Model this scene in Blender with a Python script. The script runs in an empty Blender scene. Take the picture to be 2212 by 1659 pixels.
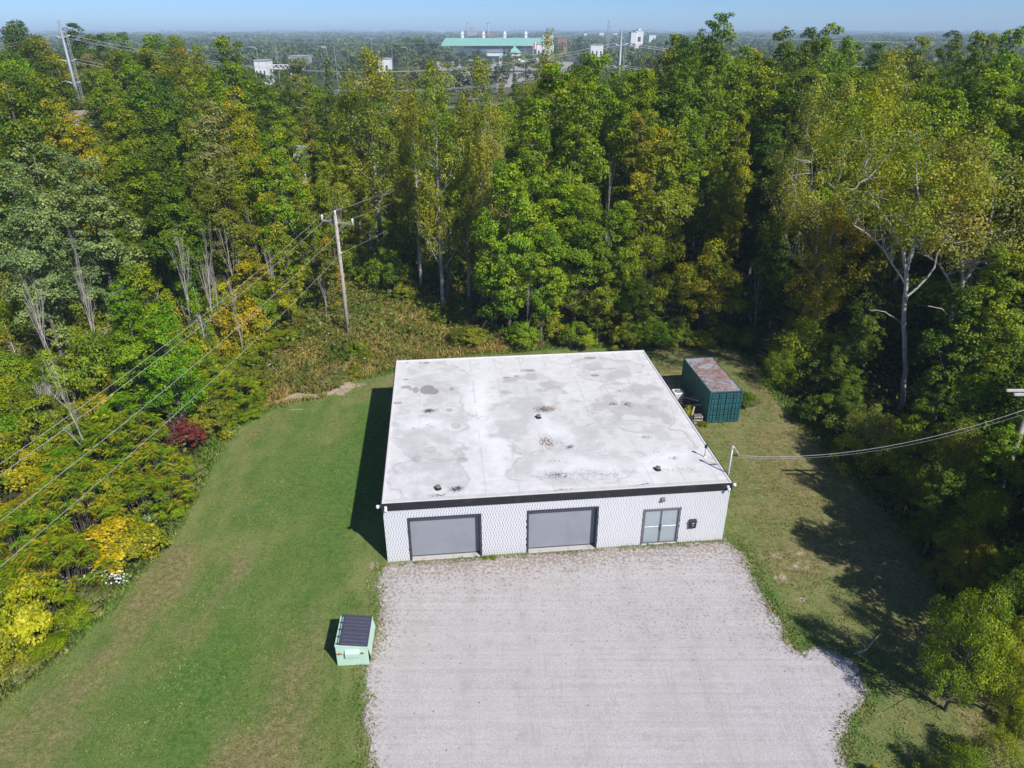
import bpy, math, random
import numpy as np
from math import radians as R, sin, cos, pi

S = bpy.context.scene
COL = S.collection
CAM_H = 26.0
TILT = R(26.40)
# ------------------------------------------------------------------ camera
cam = bpy.data.cameras.new('camera')
cam.sensor_width = 36.0
cam.lens = 36.0 * 1534 / 2212
cam.clip_start = 0.5
cam.clip_end = 80000
camo = bpy.data.objects.new('camera', cam)
COL.objects.link(camo)
camo.location = (0, 0, CAM_H)
camo.rotation_euler = (pi / 2 - TILT, 0, 0)
S.camera = camo
# ------------------------------------------------------------------ sky, sun, exposure
SUN_EL, SUN_ROT = R(43.6), R(139.5)
w = bpy.data.worlds.new('World')
S.world = w
w.use_nodes = True
wn = w.node_tree.nodes
sky = wn.new('ShaderNodeTexSky')
sky.sky_type = 'NISHITA'
sky.sun_disc = False
sky.sun_elevation = SUN_EL
sky.sun_rotation = SUN_ROT
sky.air_density = 0.6
sky.dust_density = 0.3
sky.ozone_density = 10.0
wn['Background'].inputs[1].default_value = 0.112
w.node_tree.links.new(sky.outputs[0], wn['Background'].inputs[0])
sl = bpy.data.lights.new('sun', 'SUN')
sl.energy = 5.0
sl.angle = R(0.53)
sl.color = (1.0, 0.96, 0.90)
so = bpy.data.objects.new('sun', sl)
COL.objects.link(so)
so.location = (60, -60, 90)
so.rotation_euler = (pi / 2 - SUN_EL, 0, pi - SUN_ROT)
S.view_settings.view_transform = 'Standard'
S.view_settings.look = 'None'
S.view_settings.exposure = 0.16
S.view_settings.gamma = 1.0
S.view_settings.use_curve_mapping = False
S.render.engine = 'CYCLES'
cy = S.cycles
cy.max_bounces = 6
cy.diffuse_bounces = 3
cy.glossy_bounces = 2
cy.transmission_bounces = 4
cy.transparent_max_bounces = 8
cy.volume_bounces = 2
cy.use_denoising = True
cy.caustics_reflective = False
cy.caustics_refractive = False

# ------------------------------------------------------------------ helpers
F_, CX, CY = 1534.0, 1106.0, 829.5


def at(px, py, Y):
    """world point at depth Y seen in direction (px, py) of the 2212 px wide picture"""
    X = (px - CX) / F_
    V = (py - CY) / F_
    ry = cos(TILT) - V * sin(TILT)
    rz = -(sin(TILT) + V * cos(TILT))
    t = Y / ry
    return X * t, Y, CAM_H + rz * t


def topx(x, y, z):
    dz = z - CAM_H
    dep = y * cos(TILT) - dz * sin(TILT)
    return CX + F_ * x / dep, CY - F_ * (y * sin(TILT) + dz * cos(TILT)) / dep


def vnoise(x, y, seed=0):
    """smooth value noise, vectorised"""
    xi = np.floor(x).astype(np.int64)
    yi = np.floor(y).astype(np.int64)
    fx = x - xi
    fy = y - yi
    fx = fx * fx * (3 - 2 * fx)
    fy = fy * fy * (3 - 2 * fy)

    def h(a, b):
        n = (a * 374761393 + b * 668265263 + seed * 982451653) & 0x7fffffff
        n = ((n ^ (n >> 13)) * 1274126177) & 0x7fffffff
        return ((n ^ (n >> 16)) & 0xffff) / 65535.0
    return (h(xi, yi) * (1 - fx) + h(xi + 1, yi) * fx) * (1 - fy) + (h(xi, yi + 1) * (1 - fx) + h(xi + 1, yi + 1) * fx) * fy


def fbm(x, y, sc, seed=0, o=4):
    s = 0
    a = .5
    t = 0
    for i in range(o):
        s = s + a * vnoise(x / sc + 17.3 * i, y / sc + 9.1 * i, seed + i)
        t += a
        a *= .5
        sc *= .5
    return s / t


# ---- materials
MATS = {}


def new_mat(name):
    m = bpy.data.materials.new(name)
    m.use_nodes = True
    MATS[name] = m
    return m, m.node_tree.nodes, m.node_tree.links


class NT:
    """tiny node helper"""

    def __init__(s, m):
        s.t = m.node_tree
        s.n = s.t.nodes
        s.l = s.t.links

    def add(s, typ, **k):
        n = s.n.new(typ)
        for a, b in k.items():
            if a.startswith('i_'):
                key = a[2:]
                n.inputs[int(key) if key.isdigit() else key].default_value = b
            else:
                setattr(n, a, b)
        return n

    def link(s, a, b):
        s.l.new(a, b)

    def noise(s, scale, detail=4, rough=.55, co=None, dist=0):
        n = s.add('ShaderNodeTexNoise')
        n.inputs['Scale'].default_value = scale
        n.inputs['Detail'].default_value = detail
        n.inputs['Roughness'].default_value = rough
        n.inputs['Distortion'].default_value = dist
        s.link(co if co else s.obj(), n.inputs['Vector'])
        return n.outputs[0]

    def obj(s):
        if not hasattr(s, '_o'):
            s._o = s.add('ShaderNodeTexCoord').outputs['Object']
        return s._o

    def mapped(s, scale=(1, 1, 1), rot=(0, 0, 0), co=None):
        n = s.add('ShaderNodeMapping')
        n.inputs['Scale'].default_value = scale
        n.inputs['Rotation'].default_value = rot
        s.link(co if co else s.obj(), n.inputs[0])
        return n.outputs[0]

    def ramp(s, f, stops):
        n = s.add('ShaderNodeValToRGB')
        e = n.color_ramp.elements
        while len(e) < len(stops):
            e.new(.5)
        for el, (p, c) in zip(e, stops):
            el.position = p
            el.color = (c, c, c, 1) if isinstance(c, (int, float)) else (*c, 1)
        s.link(f, n.inputs[0])
        return n.outputs[0]

    def mix(s, f, a, b, mode='MIX'):
        n = s.add('ShaderNodeMix', data_type='RGBA', blend_type=mode)
        for v, i in ((f, 0), (a, 6), (b, 7)):
            if isinstance(v, (int, float)):
                n.inputs[i].default_value = v if i == 0 else (v, v, v, 1)
            elif isinstance(v, tuple):
                n.inputs[i].default_value = (*v, 1)
            else:
                s.link(v, n.inputs[i])
        return n.outputs[2]

    def math(s, op, a, b=0.0, c=0.0):
        n = s.add('ShaderNodeMath', operation=op)
        for i, v in enumerate((a, b, c)):
            if isinstance(v, (int, float)):
                n.inputs[i].default_value = v
            else:
                s.link(v, n.inputs[i])
        return n.outputs[0]

    def attr(s, name):
        return s.add('ShaderNodeAttribute', attribute_name=name).outputs['Fac']

    def step(s, v, lo, hi):
        n = s.add('ShaderNodeMapRange', interpolation_type='SMOOTHSTEP')
        s.link(v, n.inputs[0])
        n.inputs[1].default_value = lo
        n.inputs[2].default_value = hi
        return n.outputs[0]

    def bsdf(s, col, rough=.8, metal=0, bump=None, bs=.3, bd=.02, spec=.3):
        b = s.n['Principled BSDF']
        if isinstance(col, tuple):
            b.inputs['Base Color'].default_value = (*col, 1)
        else:
            s.link(col, b.inputs['Base Color'])
        if isinstance(rough, (int, float)):
            b.inputs['Roughness'].default_value = rough
        else:
            s.link(rough, b.inputs['Roughness'])
        b.inputs['Metallic'].default_value = metal
        b.inputs['Specular IOR Level'].default_value = spec
        if bump is not None:
            n = s.add('ShaderNodeBump')
            n.inputs['Strength'].default_value = bs
            n.inputs['Distance'].default_value = bd
            s.link(bump, n.inputs['Height'])
            s.link(n.outputs[0], b.inputs['Normal'])
        return b


def plain(name, col, rough=.7, metal=0, var=.25, scale=6.0, col2=None, amt=.5, spec=.3, thr=.5):
    """a surface of one paint or material with its own grain, and stains of col2"""
    m, _, _ = new_mat(name)
    t = NT(m)
    n = t.noise(scale, 5, .6)
    n2 = t.noise(scale * 9, 3, .6)
    v = t.mix(.35, n, n2)
    c = t.mix(t.ramp(v, ((.25, 0), (.75, 1))), tuple(x * (1 - var) for x in col), tuple(min(1, x * (1 + var)) for x in col))
    if col2:
        d = t.noise(scale * .6, 6, .65, dist=.6)
        f = t.step(d, thr, thr + .12)
        c = t.mix(t.math('MULTIPLY', f, amt), c, col2)
    t.bsdf(c, rough, metal, n2, .25, .004, spec)
    return m


def leafmat(name, a, b, share=.5, a2=None, trans=.34, blur=.12, jit=.035):
    """leaves: colour a turning to colour b on a share of the twigs (autumn attribute), each leaf of its own tone"""
    m, n, l = new_mat(name)
    t = NT(m)
    for x in list(n):
        if x.type == 'BSDF_PRINCIPLED':
            n.remove(x)
    tint = t.attr('tint')
    au = t.attr('autumn')
    oi = t.add('ShaderNodeObjectInfo')
    sh = t.math('ADD', au, t.math('MULTIPLY', t.math('SUBTRACT', oi.outputs['Random'], .5), .3))
    sh = t.math('ADD', sh, t.math('MULTIPLY', t.math('SUBTRACT', tint, .5), .35))
    f = t.step(sh, 1 - share - blur, 1 - share + blur)
    c = t.mix(f, a, b)
    if a2:
        g = t.step(t.math('ADD', t.math('MULTIPLY', tint, 1.0), 0.0), .9, .93)
        c = t.mix(g, c, a2)
    hs = t.add('ShaderNodeHueSaturation')
    t.link(t.math('MULTIPLY_ADD', t.math('SUBTRACT', oi.outputs['Random'], .5), jit, .500), hs.inputs['Hue'])
    t.link(t.math('MULTIPLY_ADD', tint, .95, .58), hs.inputs['Value'])
    hs.inputs['Saturation'].default_value = 1.13
    t.link(c, hs.inputs['Color'])
    di = t.add('ShaderNodeBsdfDiffuse')
    tr = t.add('ShaderNodeBsdfTranslucent')
    gl = t.add('ShaderNodeBsdfGlossy')
    gl.inputs['Roughness'].default_value = .55
    gl.inputs['Color'].default_value = (.5, .5, .5, 1)
    t.link(hs.outputs[0], di.inputs[0])
    wr = t.mix(1.0, hs.outputs[0], (1.35, 1.2, .35), 'MULTIPLY')
    t.link(wr, tr.inputs[0])
    m1 = t.add('ShaderNodeMixShader')
    m1.inputs[0].default_value = trans
    t.link(di.outputs[0], m1.inputs[1])
    t.link(tr.outputs[0], m1.inputs[2])
    m2 = t.add('ShaderNodeMixShader')
    m2.inputs[0].default_value = .045
    t.link(m1.outputs[0], m2.inputs[1])
    t.link(gl.outputs[0], m2.inputs[2])
    t.link(m2.outputs[0], n['Material Output'].inputs[0])
    return m


# ---- mesh building
class MB:
    def __init__(s):
        s.v = []
        s.f = []
        s.mi = []

    def quadbox(s, p, mi=0):
        o = len(s.v)
        s.v += p
        for f in ((0, 3, 2, 1), (4, 5, 6, 7), (0, 1, 5, 4), (1, 2, 6, 5), (2, 3, 7, 6), (3, 0, 4, 7)):
            s.f.append(tuple(o + i for i in f))
            s.mi.append(mi)
        return s

    def box(s, x0, x1, y0, y1, z0, z1, mi=0):
        return s.quadbox([(x0, y0, z0), (x1, y0, z0), (x1, y1, z0), (x0, y1, z0), (x0, y0, z1), (x1, y0, z1), (x1, y1, z1), (x0, y1, z1)], mi)

    def bev(s, x0, x1, y0, y1, z0, z1, b=.01, mi=0):
        """box with all its edges chamfered"""
        o = len(s.v)
        X, Y, Z = (x0, x1), (y0, y1), (z0, z1)
        idx = {}
        for i in (0, 1):
            for j in (0, 1):
                for k in (0, 1):
                    sx, sy, sz = (b if i == 0 else -b), (b if j == 0 else -b), (b if k == 0 else -b)
                    for ax, p in (('x', (X[i], Y[j] + sy, Z[k] + sz)), ('y', (X[i] + sx, Y[j], Z[k] + sz)), ('z', (X[i] + sx, Y[j] + sy, Z[k]))):
                        idx[(i, j, k, ax)] = len(s.v)
                        s.v.append(p)

        def F(*k):
            s.f.append(tuple(idx[q] for q in k))
            s.mi.append(mi)
        for i in (0, 1):
            q = [(i, 0, 0, 'x'), (i, 1, 0, 'x'), (i, 1, 1, 'x'), (i, 0, 1, 'x')]
            F(*(q if i else q[::-1]))
            q = [(0, i, 0, 'y'), (0, i, 1, 'y'), (1, i, 1, 'y'), (1, i, 0, 'y')]
            F(*(q if i else q[::-1]))
            q = [(0, 0, i, 'z'), (1, 0, i, 'z'), (1, 1, i, 'z'), (0, 1, i, 'z')]
            F(*(q if i else q[::-1]))
        for i in (0, 1):
            for j in (0, 1):
                F((i, j, 0, 'x'), (i, j, 1, 'x'), (i, j, 1, 'y'), (i, j, 0, 'y'))
                F((i, 0, j, 'x'), (i, 1, j, 'x'), (i, 1, j, 'z'), (i, 0, j, 'z'))
                F((0, i, j, 'y'), (1, i, j, 'y'), (1, i, j, 'z'), (0, i, j, 'z'))
        for i in (0, 1):
            for j in (0, 1):
                for k in (0, 1):
                    F((i, j, k, 'x'), (i, j, k, 'y'), (i, j, k, 'z'))
        return s

    def tube(s, pts, rad, n=8, mi=0, cap=True):
        pts = [np.array(p, float) for p in pts]
        if isinstance(rad, (int, float)):
            rad = [rad] * len(pts)
        o = len(s.v)
        m = len(pts)
        prev = None
        for i, p in enumerate(pts):
            d = pts[min(i + 1, m - 1)] - pts[max(i - 1, 0)]
            d = d / (np.linalg.norm(d) + 1e-9)
            a = np.array((0, 0, 1.)) if abs(d[2]) < .9 else np.array((1., 0, 0))
            if prev is not None:
                a = prev
            u = a - d * (a @ d)
            u = u / (np.linalg.norm(u) + 1e-9)
            prev = u
            v = np.cross(d, u)
            for k in range(n):
                t = 2 * pi * k / n
                q = p + rad[i] * (cos(t) * u + sin(t) * v)
                s.v.append(tuple(q))
        for i in range(m - 1):
            for k in range(n):
                a = o + i * n + k
                b = o + i * n + (k + 1) % n
                s.f.append((a, b, b + n, a + n))
                s.mi.append(mi)
        if cap:
            s.f.append(tuple(o + k for k in range(n))[::-1])
            s.f.append(tuple(o + (m - 1) * n + k for k in range(n)))
            s.mi += [mi, mi]
        return s

    def lathe(s, prof, n=20, c=(0, 0, 0), mi=0):
        o = len(s.v)
        for r, z in prof:
            for k in range(n):
                t = 2 * pi * k / n
                s.v.append((c[0] + r * cos(t), c[1] + r * sin(t), c[2] + z))
        for i in range(len(prof) - 1):
            for k in range(n):
                a = o + i * n + k
                b = o + i * n + (k + 1) % n
                s.f.append((a, b, b + n, a + n))
                s.mi.append(mi)
        s.f.append(tuple(o + k for k in range(n))[::-1])
        s.f.append(tuple(o + (len(prof) - 1) * n + k for k in range(n)))
        s.mi += [mi, mi]
        return s

    def face(s, pts, mi=0):
        o = len(s.v)
        s.v += [tuple(p) for p in pts]
        s.f.append(tuple(range(o, o + len(pts))))
        s.mi.append(mi)
        return s

    def mesh(s, name, mats, smooth=False):
        me = bpy.data.meshes.new(name)
        me.from_pydata(s.v, [], s.f)
        for m in (mats if isinstance(mats, (list, tuple)) else [mats]):
            me.materials.append(m)
        if len(me.materials) > 1:
            me.polygons.foreach_set('material_index', s.mi)
        if smooth:
            me.polygons.foreach_set('use_smooth', [True] * len(s.f))
        me.update()
        return me

    def build(s, name, mats, parent=None, smooth=False, loc=None):
        return link(name, s.mesh(name, mats, smooth), parent, loc)


def link(name, data, parent=None, loc=None, rz=None, sc=None):
    o = bpy.data.objects.new(name, data)
    COL.objects.link(o)
    if parent:
        o.parent = parent
    if loc is not None:
        o.location = loc
    if rz is not None:
        o.rotation_euler = (0, 0, rz)
    if sc is not None:
        o.scale = sc
    return o


def tag(o, label=None, cat=None, group=None, kind=None):
    if label:
        o['label'] = label
    if cat:
        o['category'] = cat
    if group:
        o['group'] = group
    if kind:
        o['kind'] = kind
    return o


def thing(name, label, cat, loc=(0, 0, 0), rz=0, group=None):
    o = link(name, None, None, loc, rz)
    return tag(o, label, cat, group)


def npmesh(name, V, Fq, mats, attrs=None, smooth=False):
    """V (n,3), Fq (m,k) all faces with k corners"""
    me = bpy.data.meshes.new(name)
    k = Fq.shape[1]
    me.vertices.add(len(V))
    me.vertices.foreach_set('co', V.astype(np.float32).ravel())
    me.loops.add(Fq.size)
    me.loops.foreach_set('vertex_index', Fq.astype(np.int32).ravel())
    me.polygons.add(len(Fq))
    me.polygons.foreach_set('loop_start', np.arange(0, Fq.size, k, dtype=np.int32))
    if smooth:
        me.polygons.foreach_set('use_smooth', np.ones(len(Fq), bool))
    for m in (mats if isinstance(mats, (list, tuple)) else [mats]):
        me.materials.append(m)
    me.update(calc_edges=True)
    for nm, (dom, arr) in (attrs or {}).items():
        a = me.attributes.new(nm, 'FLOAT', dom)
        a.data.foreach_set('value', arr.astype(np.float32))
    me.validate()
    return me


def unit(a):
    return a / (np.linalg.norm(a, axis=-1, keepdims=True) + 1e-9)


def leaves(P, N, size, rng, asp=.62, fold=0.0):
    """diamond leaves at points P facing N"""
    n = len(P)
    r = unit(rng.normal(size=(n, 3)))
    U = unit(np.cross(N, r))
    W = np.cross(N, U)
    L = (size * rng.uniform(.65, 1.35, n))[:, None] * .5
    a = P + U * L
    b = P + W * L * asp - N * L * fold
    c = P - U * L
    d = P - W * L * asp - N * L * fold
    V = np.stack([a, b, c, d], 1).reshape(-1, 3)
    return V, np.arange(4 * n).reshape(n, 4)


def crown_mesh(name, seed, H, z0, R, prof, ntuft, tuft, per, ls, droop=0.0, masses=0, mr=.45, lean=(0, 0), lobes=.25, flat=.6, outb=.4, upb=.55, dens_top=0.0, asp=.62):
    """foliage as leafy twig clusters; prof(t) = relative radius at height fraction t"""
    rng = np.random.default_rng(seed)
    ph = rng.uniform(0, 6.28, 8)
    C = []
    tries = 0
    if masses:
        # a crown built of limb masses, leafy on their outsides
        B = []
        for k in range(masses):
            t = (k + rng.uniform(.2, .8)) / masses
            pr = prof(t)
            rb = R * mr * rng.uniform(.7, 1.2) * (.55 + .45 * pr)
            phi = k * 2.4 + rng.normal(0, .5)
            rr = max(0, R * pr - rb * .8) * rng.uniform(.75, 1.1)
            zc = z0 + rb * .8 + t * (H - z0 - rb * 1.7)
            B.append((rr * cos(phi), rr * sin(phi), zc, rb, rb * rng.uniform(.65, .95)))
        wts = np.array([b[3] ** 2 for b in B])
        wts /= wts.sum()
        while len(C) < ntuft and tries < 80000:
            tries += 1
            b = B[rng.choice(masses, p=wts)]
            d = rng.normal(size=3) + np.array([0, 0, .35])
            d /= np.linalg.norm(d)
            q = np.array([b[0], b[1], b[2]]) + d * np.array([b[3], b[3], b[4]]) * rng.uniform(.72, 1.05)
            if any(((q[0] - e[0]) / e[3]) ** 2 + ((q[1] - e[1]) / e[3]) ** 2 + ((q[2] - e[2]) / e[4]) ** 2 < .45 for e in B):
                continue
            C.append(q)
    tries = 0
    while len(C) < ntuft and tries < 60:
        m = ntuft * 2
        t = rng.uniform(0, 1, m) ** (1 - dens_top * .4)
        phi = rng.uniform(0, 2 * pi, m)
        lob = 1 + lobes * (np.sin(2 * phi + ph[0] + 5 * t) + .8 * np.sin(3 * phi + ph[1] - 7 * t) + .6 * np.sin(5 * phi + ph[2] + 11 * t)) * .6 + lobes * .5 * np.sin(9 * t * 3 + ph[3] + phi)
        pr = np.array([prof(x) for x in t])
        keep = rng.uniform(0, 1, m) < (pr + .1)
        rr = pr * lob * rng.uniform(0, 1, m) ** outb * R
        x = rr * np.cos(phi) + .06 * R * np.sin(5 * t + ph[4])
        y = rr * np.sin(phi) + .06 * R * np.sin(4 * t + ph[5])
        z = z0 + t * (H - z0) + rng.normal(0, .15, m)
        for q in np.stack([x, y, z], 1)[keep]:
            if len(C) >= ntuft:
                break
            C.append(q)
        tries += 1
    C = np.array(C)
    C[:, 0] += lean[0] * C[:, 2] / H
    C[:, 1] += lean[1] * C[:, 2] / H
    # keep the clusters apart a little
    ts = tuft * rng.lognormal(0, .28, len(C))
    cnt = np.maximum(6, (per * (ts / tuft) ** 2).astype(int))
    idx = np.repeat(np.arange(len(C)), cnt)
    n = len(idx)
    d = unit(rng.normal(size=(n, 3)) + np.array([0, 0, .45]))
    cc = C[idx]
    axis = np.array([0, 0, 0.0])
    outw = cc.copy()
    outw[:, 2] = (cc[:, 2] - (z0 + (H - z0) * .4)) * .5
    outw = unit(outw)
    rad = ts[idx][:, None] * rng.uniform(.35, 1.0, (n, 1)) ** .6
    P = cc + d * rad * np.array([1, 1, flat])
    P[:, 2] -= droop * np.hypot(d[:, 0], d[:, 1]) * ts[idx] * .8
    N = unit(d * .7 + outw * .35 + np.array([0, 0, upb]) + rng.normal(size=(n, 3)) * .45)
    V, Fq = leaves(P, N, ls, rng, asp)
    tt = rng.uniform(0, 1, len(C))
    # autumn share is stronger in some sides and in the tops
    au = fbm(C[:, 0] * 1.3 + C[:, 2] * .7 + 50, C[:, 1] * 1.3 + C[:, 2] * .6 + 50, 4.0, seed, 3)
    au = (au - au.min()) / (au.max() - au.min() + 1e-6)
    tint = np.clip(.5 + (tt[idx] - .5) * .45 + rng.normal(0, .19, n), 0, 1)
    aut = np.clip(au[idx] * .8 + .2 * tt[idx] + rng.normal(0, .07, n), 0, 1)
    me = npmesh(name, V, Fq, MATS['leaf_mid'], {'tint': ('FACE', tint), 'autumn': ('FACE', aut)})
    return me, C, ts


def wood_mesh(name, seed, H, C, R0, nl=26, lean=(0, 0), z0=2.0, forks=None, thin=.32, nseg=7, mat='bark'):
    rng = np.random.default_rng(seed + 77)
    mb = MB()
    k = 9
    tr = []
    for i in range(k):
        t = i / (k - 1)
        tr.append((lean[0] * t + .12 * sin(3 * t + seed) * H / 20, lean[1] * t + .1 * cos(4 * t + seed) * H / 20, H * .93 * t - .3 * (i == 0)))
    rad = [R0 * (1.25 if i == 0 else 1) * (1 - .9 * i / (k - 1)) + .02 for i in range(k)]
    mb.tube(tr, rad, nseg)
    trn = np.array(tr)
    if C is not None and len(C):
        order = np.argsort(-np.hypot(C[:, 0], C[:, 1]))
        pick = rng.choice(order[:int(len(order) * .75)], min(nl, int(len(order) * .7)), replace=False)
        for j in pick:
            e = C[j]
            zb = max(z0 * .8, e[2] - np.hypot(e[0], e[1]) * rng.uniform(.7, 1.3))
            zb = min(zb, H * .88)
            t = zb / (H * .93)
            q = t * (k - 1)
            i = min(int(q), k - 2)
            b = trn[i] + (trn[i + 1] - trn[i]) * (q - i)
            mid = (b + e) / 2 + np.array([0, 0, -.08 * np.linalg.norm(e - b)]) + rng.normal(0, .12, 3)
            r = R0 * (1 - .85 * t) * thin * rng.uniform(.7, 1.3) + .015
            mb.tube([b, b + (mid - b) * .5, mid, e], [r, r * .8, r * .55, .012], 4, cap=False)
            # twigs
            for _ in range(2):
                e2 = mid + (e - mid) * rng.uniform(0, .6) + rng.normal(0, .9, 3)
                mb.tube([mid, e2], [r * .35, .01], 3, cap=False)
    return mb.mesh(name, MATS[mat], True)


def bare_mesh(name, seed, H, mat='dead_wood', stems=1, spread=.5, depth=4, r0=.11):
    rng = np.random.default_rng(seed)
    mb = MB()

    def grow(p, d, L, r, lev):
        n = 3
        pts = [p]
        rr = [r]
        for i in range(n):
            d = d + rng.normal(0, .1, 3)
            d[2] += .05
            d = d / np.linalg.norm(d)
            p = p + d * L / n
            pts.append(p)
            rr.append(r * (1 - .45 * (i + 1) / n))
        mb.tube(pts, rr, 5 if lev < 2 else 3, cap=False)
        if lev >= depth:
            return
        for j in range(rng.integers(3, 5) if lev else rng.integers(8, 12)):
            f = rng.uniform(.25, 1) if lev else rng.uniform(.3, 1)
            q = pts[0] + (pts[-1] - pts[0]) * f
            nd = d + rng.normal(0, spread, 3)
            nd[2] = abs(nd[2]) + .25
            nd /= np.linalg.norm(nd)
            grow(q, nd, L * rng.uniform(.36, .56), r * .48 * (1 - f * .3), lev + 1)
    for s_ in range(stems):
        d = np.array([rng.normal(0, .22), rng.normal(0, .22), 1.0]) if stems > 1 else np.array([rng.normal(0, .08), rng.normal(0, .08), 1.0])
        d /= np.linalg.norm(d)
        grow(np.array([rng.normal(0, .15) * (stems > 1), rng.normal(0, .15) * (stems > 1), -.1]), d, H * .6, r0, 0)
    return mb.mesh(name, MATS[mat], True)


def frond_mesh(name, seed, R, H, heads, fronds=10, pairs=7, fl=.55):
    """sumac: stems ending in whorls of arching pinnate leaves"""
    rng = np.random.default_rng(seed)
    Vs, tint, aut = [], [], []
    heads_c = []
    for h in range(heads):
        a = rng.uniform(0, 2 * pi)
        r = R * rng.uniform(0, 1) ** .5
        zt = H * (1 - .45 * (r / R) ** 2) * rng.uniform(.8, 1.08)
        c = np.array([r * cos(a), r * sin(a), zt])
        heads_c.append(c)
        hau = rng.uniform(0, 1)
        a0 = rng.uniform(0, 6.28)
        for f in range(fronds):
            th = a0 + 2 * pi * f / fronds + rng.normal(0, .2)
            el = rng.uniform(.0, .75)
            L = fl * rng.uniform(.7, 1.25)
            hd = np.array([cos(th), sin(th), 0])
            side = np.array([-sin(th), cos(th), 0])
            ft = np.clip(rng.normal(.5, .18), 0, 1)
            fa = np.clip(hau * .8 + rng.normal(.1, .15), 0, 1)
            for p in range(pairs):
                s = .18 + .82 * (p + .5) / pairs
                base = c + hd * L * s * cos(el * .7) + np.array([0, 0, L * (s * sin(el) - .62 * s * s)])
                ll = L * .36 * (1 - .45 * abs(s - .45) * 1.6)
                for sg in (-1, 1):
                    dr = side * sg * .9 + hd * .4 + np.array([0, 0, -.32])
                    dr = dr / np.linalg.norm(dr)
                    wv = hd * ll * .25
                    Vs += [base, base + dr * ll * .5 + wv, base + dr * ll, base + dr * ll * .5 - wv]
                    tint.append(np.clip(ft + rng.normal(0, .08), 0, 1))
                    aut.append(np.clip(fa + rng.normal(0, .05), 0, 1))
    V = np.array(Vs)
    m = len(tint)
    me = npmesh(name, V, np.arange(4 * m).reshape(m, 4), MATS['leaf_mid'], {'tint': ('FACE', np.array(tint)), 'autumn': ('FACE', np.array(aut))})
    mb = MB()
    for c in heads_c:
        b = np.array([c[0] * .55, c[1] * .55, -.1])
        mb.tube([b, (b + c) / 2 + np.array([0, 0, .1]), c], [.03, .022, .012], 3, cap=False)
    wd = mb.mesh(name + '_stem', MATS['bark'], True)
    return me, wd


# ------------------------------------------------------------------ materials
plain('bark', (.135, .115, .10), .9, var=.35, scale=3)
plain('pale_bark', (.40, .38, .35), .85, var=.3, scale=2.5, col2=(.16, .14, .12), amt=.7, thr=.52)
plain('dead_wood', (.47, .43, .41), .85, var=.3, scale=3)
plain('pole_wood', (.42, .37, .335), .85, var=.2, scale=4, col2=(.22, .18, .15), amt=.5)
plain('galv', (.50, .53, .56), .45, metal=.35, var=.12, scale=5)
plain('steel_pole', (.27, .31, .37), .5, metal=.2, var=.08, scale=2)
plain('porcelain', (.62, .64, .66), .3, var=.06, scale=9)
plain('wire_metal', (.50, .51, .52), .5, metal=.3, var=.05)
plain('white_brick', (.64, .65, .68), .75, var=.05, scale=1.3, col2=(.60, .60, .61), amt=.4, thr=.56)
plain('mortar', (.10, .105, .125), .9, var=.2, scale=10)
plain('wall_paint', (.66, .67, .69), .8, var=.08, scale=2)
plain('black_trim', (.022, .022, .028), .45, var=.15, scale=2, col2=(.045, .042, .045), amt=.5)
plain('dark_trim', (.045, .05, .065), .5, var=.12, scale=3)
plain('edge_metal', (.70, .66, .66), .5, var=.08, scale=2.2, col2=(.32, .24, .22), amt=.5, thr=.6)
plain('door_grey', (.265, .28, .315), .5, metal=.1, var=.06, scale=1.2, col2=(.22, .235, .265), amt=.4)
plain('door_frame', (.16, .165, .185), .45, metal=.25, var=.08, scale=4)
plain('bright_alu', (.62, .64, .66), .35, metal=.5, var=.05, scale=6)
plain('threshold_concrete', (.52, .49, .46), .9, var=.12, scale=4, col2=(.40, .30, .22), amt=.6, thr=.54)
plain('concrete', (.40, .39, .37), .9, var=.15, scale=3, col2=(.22, .2, .18), amt=.4)
plain('black_box', (.03, .032, .038), .4, var=.1, scale=8)
plain('label_white', (.6, .6, .6), .5, var=.05)
plain('camera_white', (.80, .81, .82), .4, var=.04)
plain('cap_grey', (.16, .15, .16), .6, var=.2, scale=12)
plain('container_green', (.020, .098, .100), .55, var=.18, scale=1.6, col2=(.012, .05, .055), amt=.6, thr=.52)
plain('container_door', (.020, .100, .122), .5, var=.15, scale=1.8, col2=(.015, .075, .085), amt=.6, thr=.5)
plain('container_recess', (.008, .030, .034), .6, var=.2, scale=3)
plain('ac_metal', (.50, .50, .51), .55, var=.08, scale=5)
plain('ac_dark', (.05, .05, .055), .6, var=.1, scale=5)
plain('bin_dark', (.045, .075, .10), .5, var=.2, scale=6)
plain('old_wood', (.17, .15, .135), .9, var=.3, scale=5)
plain('green_roof', (.22, .46, .40), .6, var=.06, scale=.05)
plain('far_white', (.72, .72, .73), .8, var=.05, scale=.05)
plain('far_grey', (.34, .35, .38), .8, var=.1, scale=.05)
plain('far_dark', (.07, .07, .08), .8, var=.1, scale=.05)
plain('far_brick', (.30, .17, .13), .8, var=.1, scale=.05)
plain('asphalt', (.20, .195, .20), .9, var=.12, scale=.08)
plain('pavement_light', (.34, .31, .30), .9, var=.14, scale=.06)
plain('house_roof', (.27, .205, .185), .9, var=.15, scale=1)
plain('flag_red', (.5, .05, .05), .8, var=.1)
plain('flower_white', (.75, .75, .72), .8, var=.05)


def glass_mat():
    m, _, _ = new_mat('door_glass')
    t = NT(m)
    n = t.noise(1.4, 3)
    t.bsdf(t.mix(n, (.27, .33, .36), (.36, .42, .45)), .22, 0, spec=.8)
    return m


glass_mat()


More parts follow.
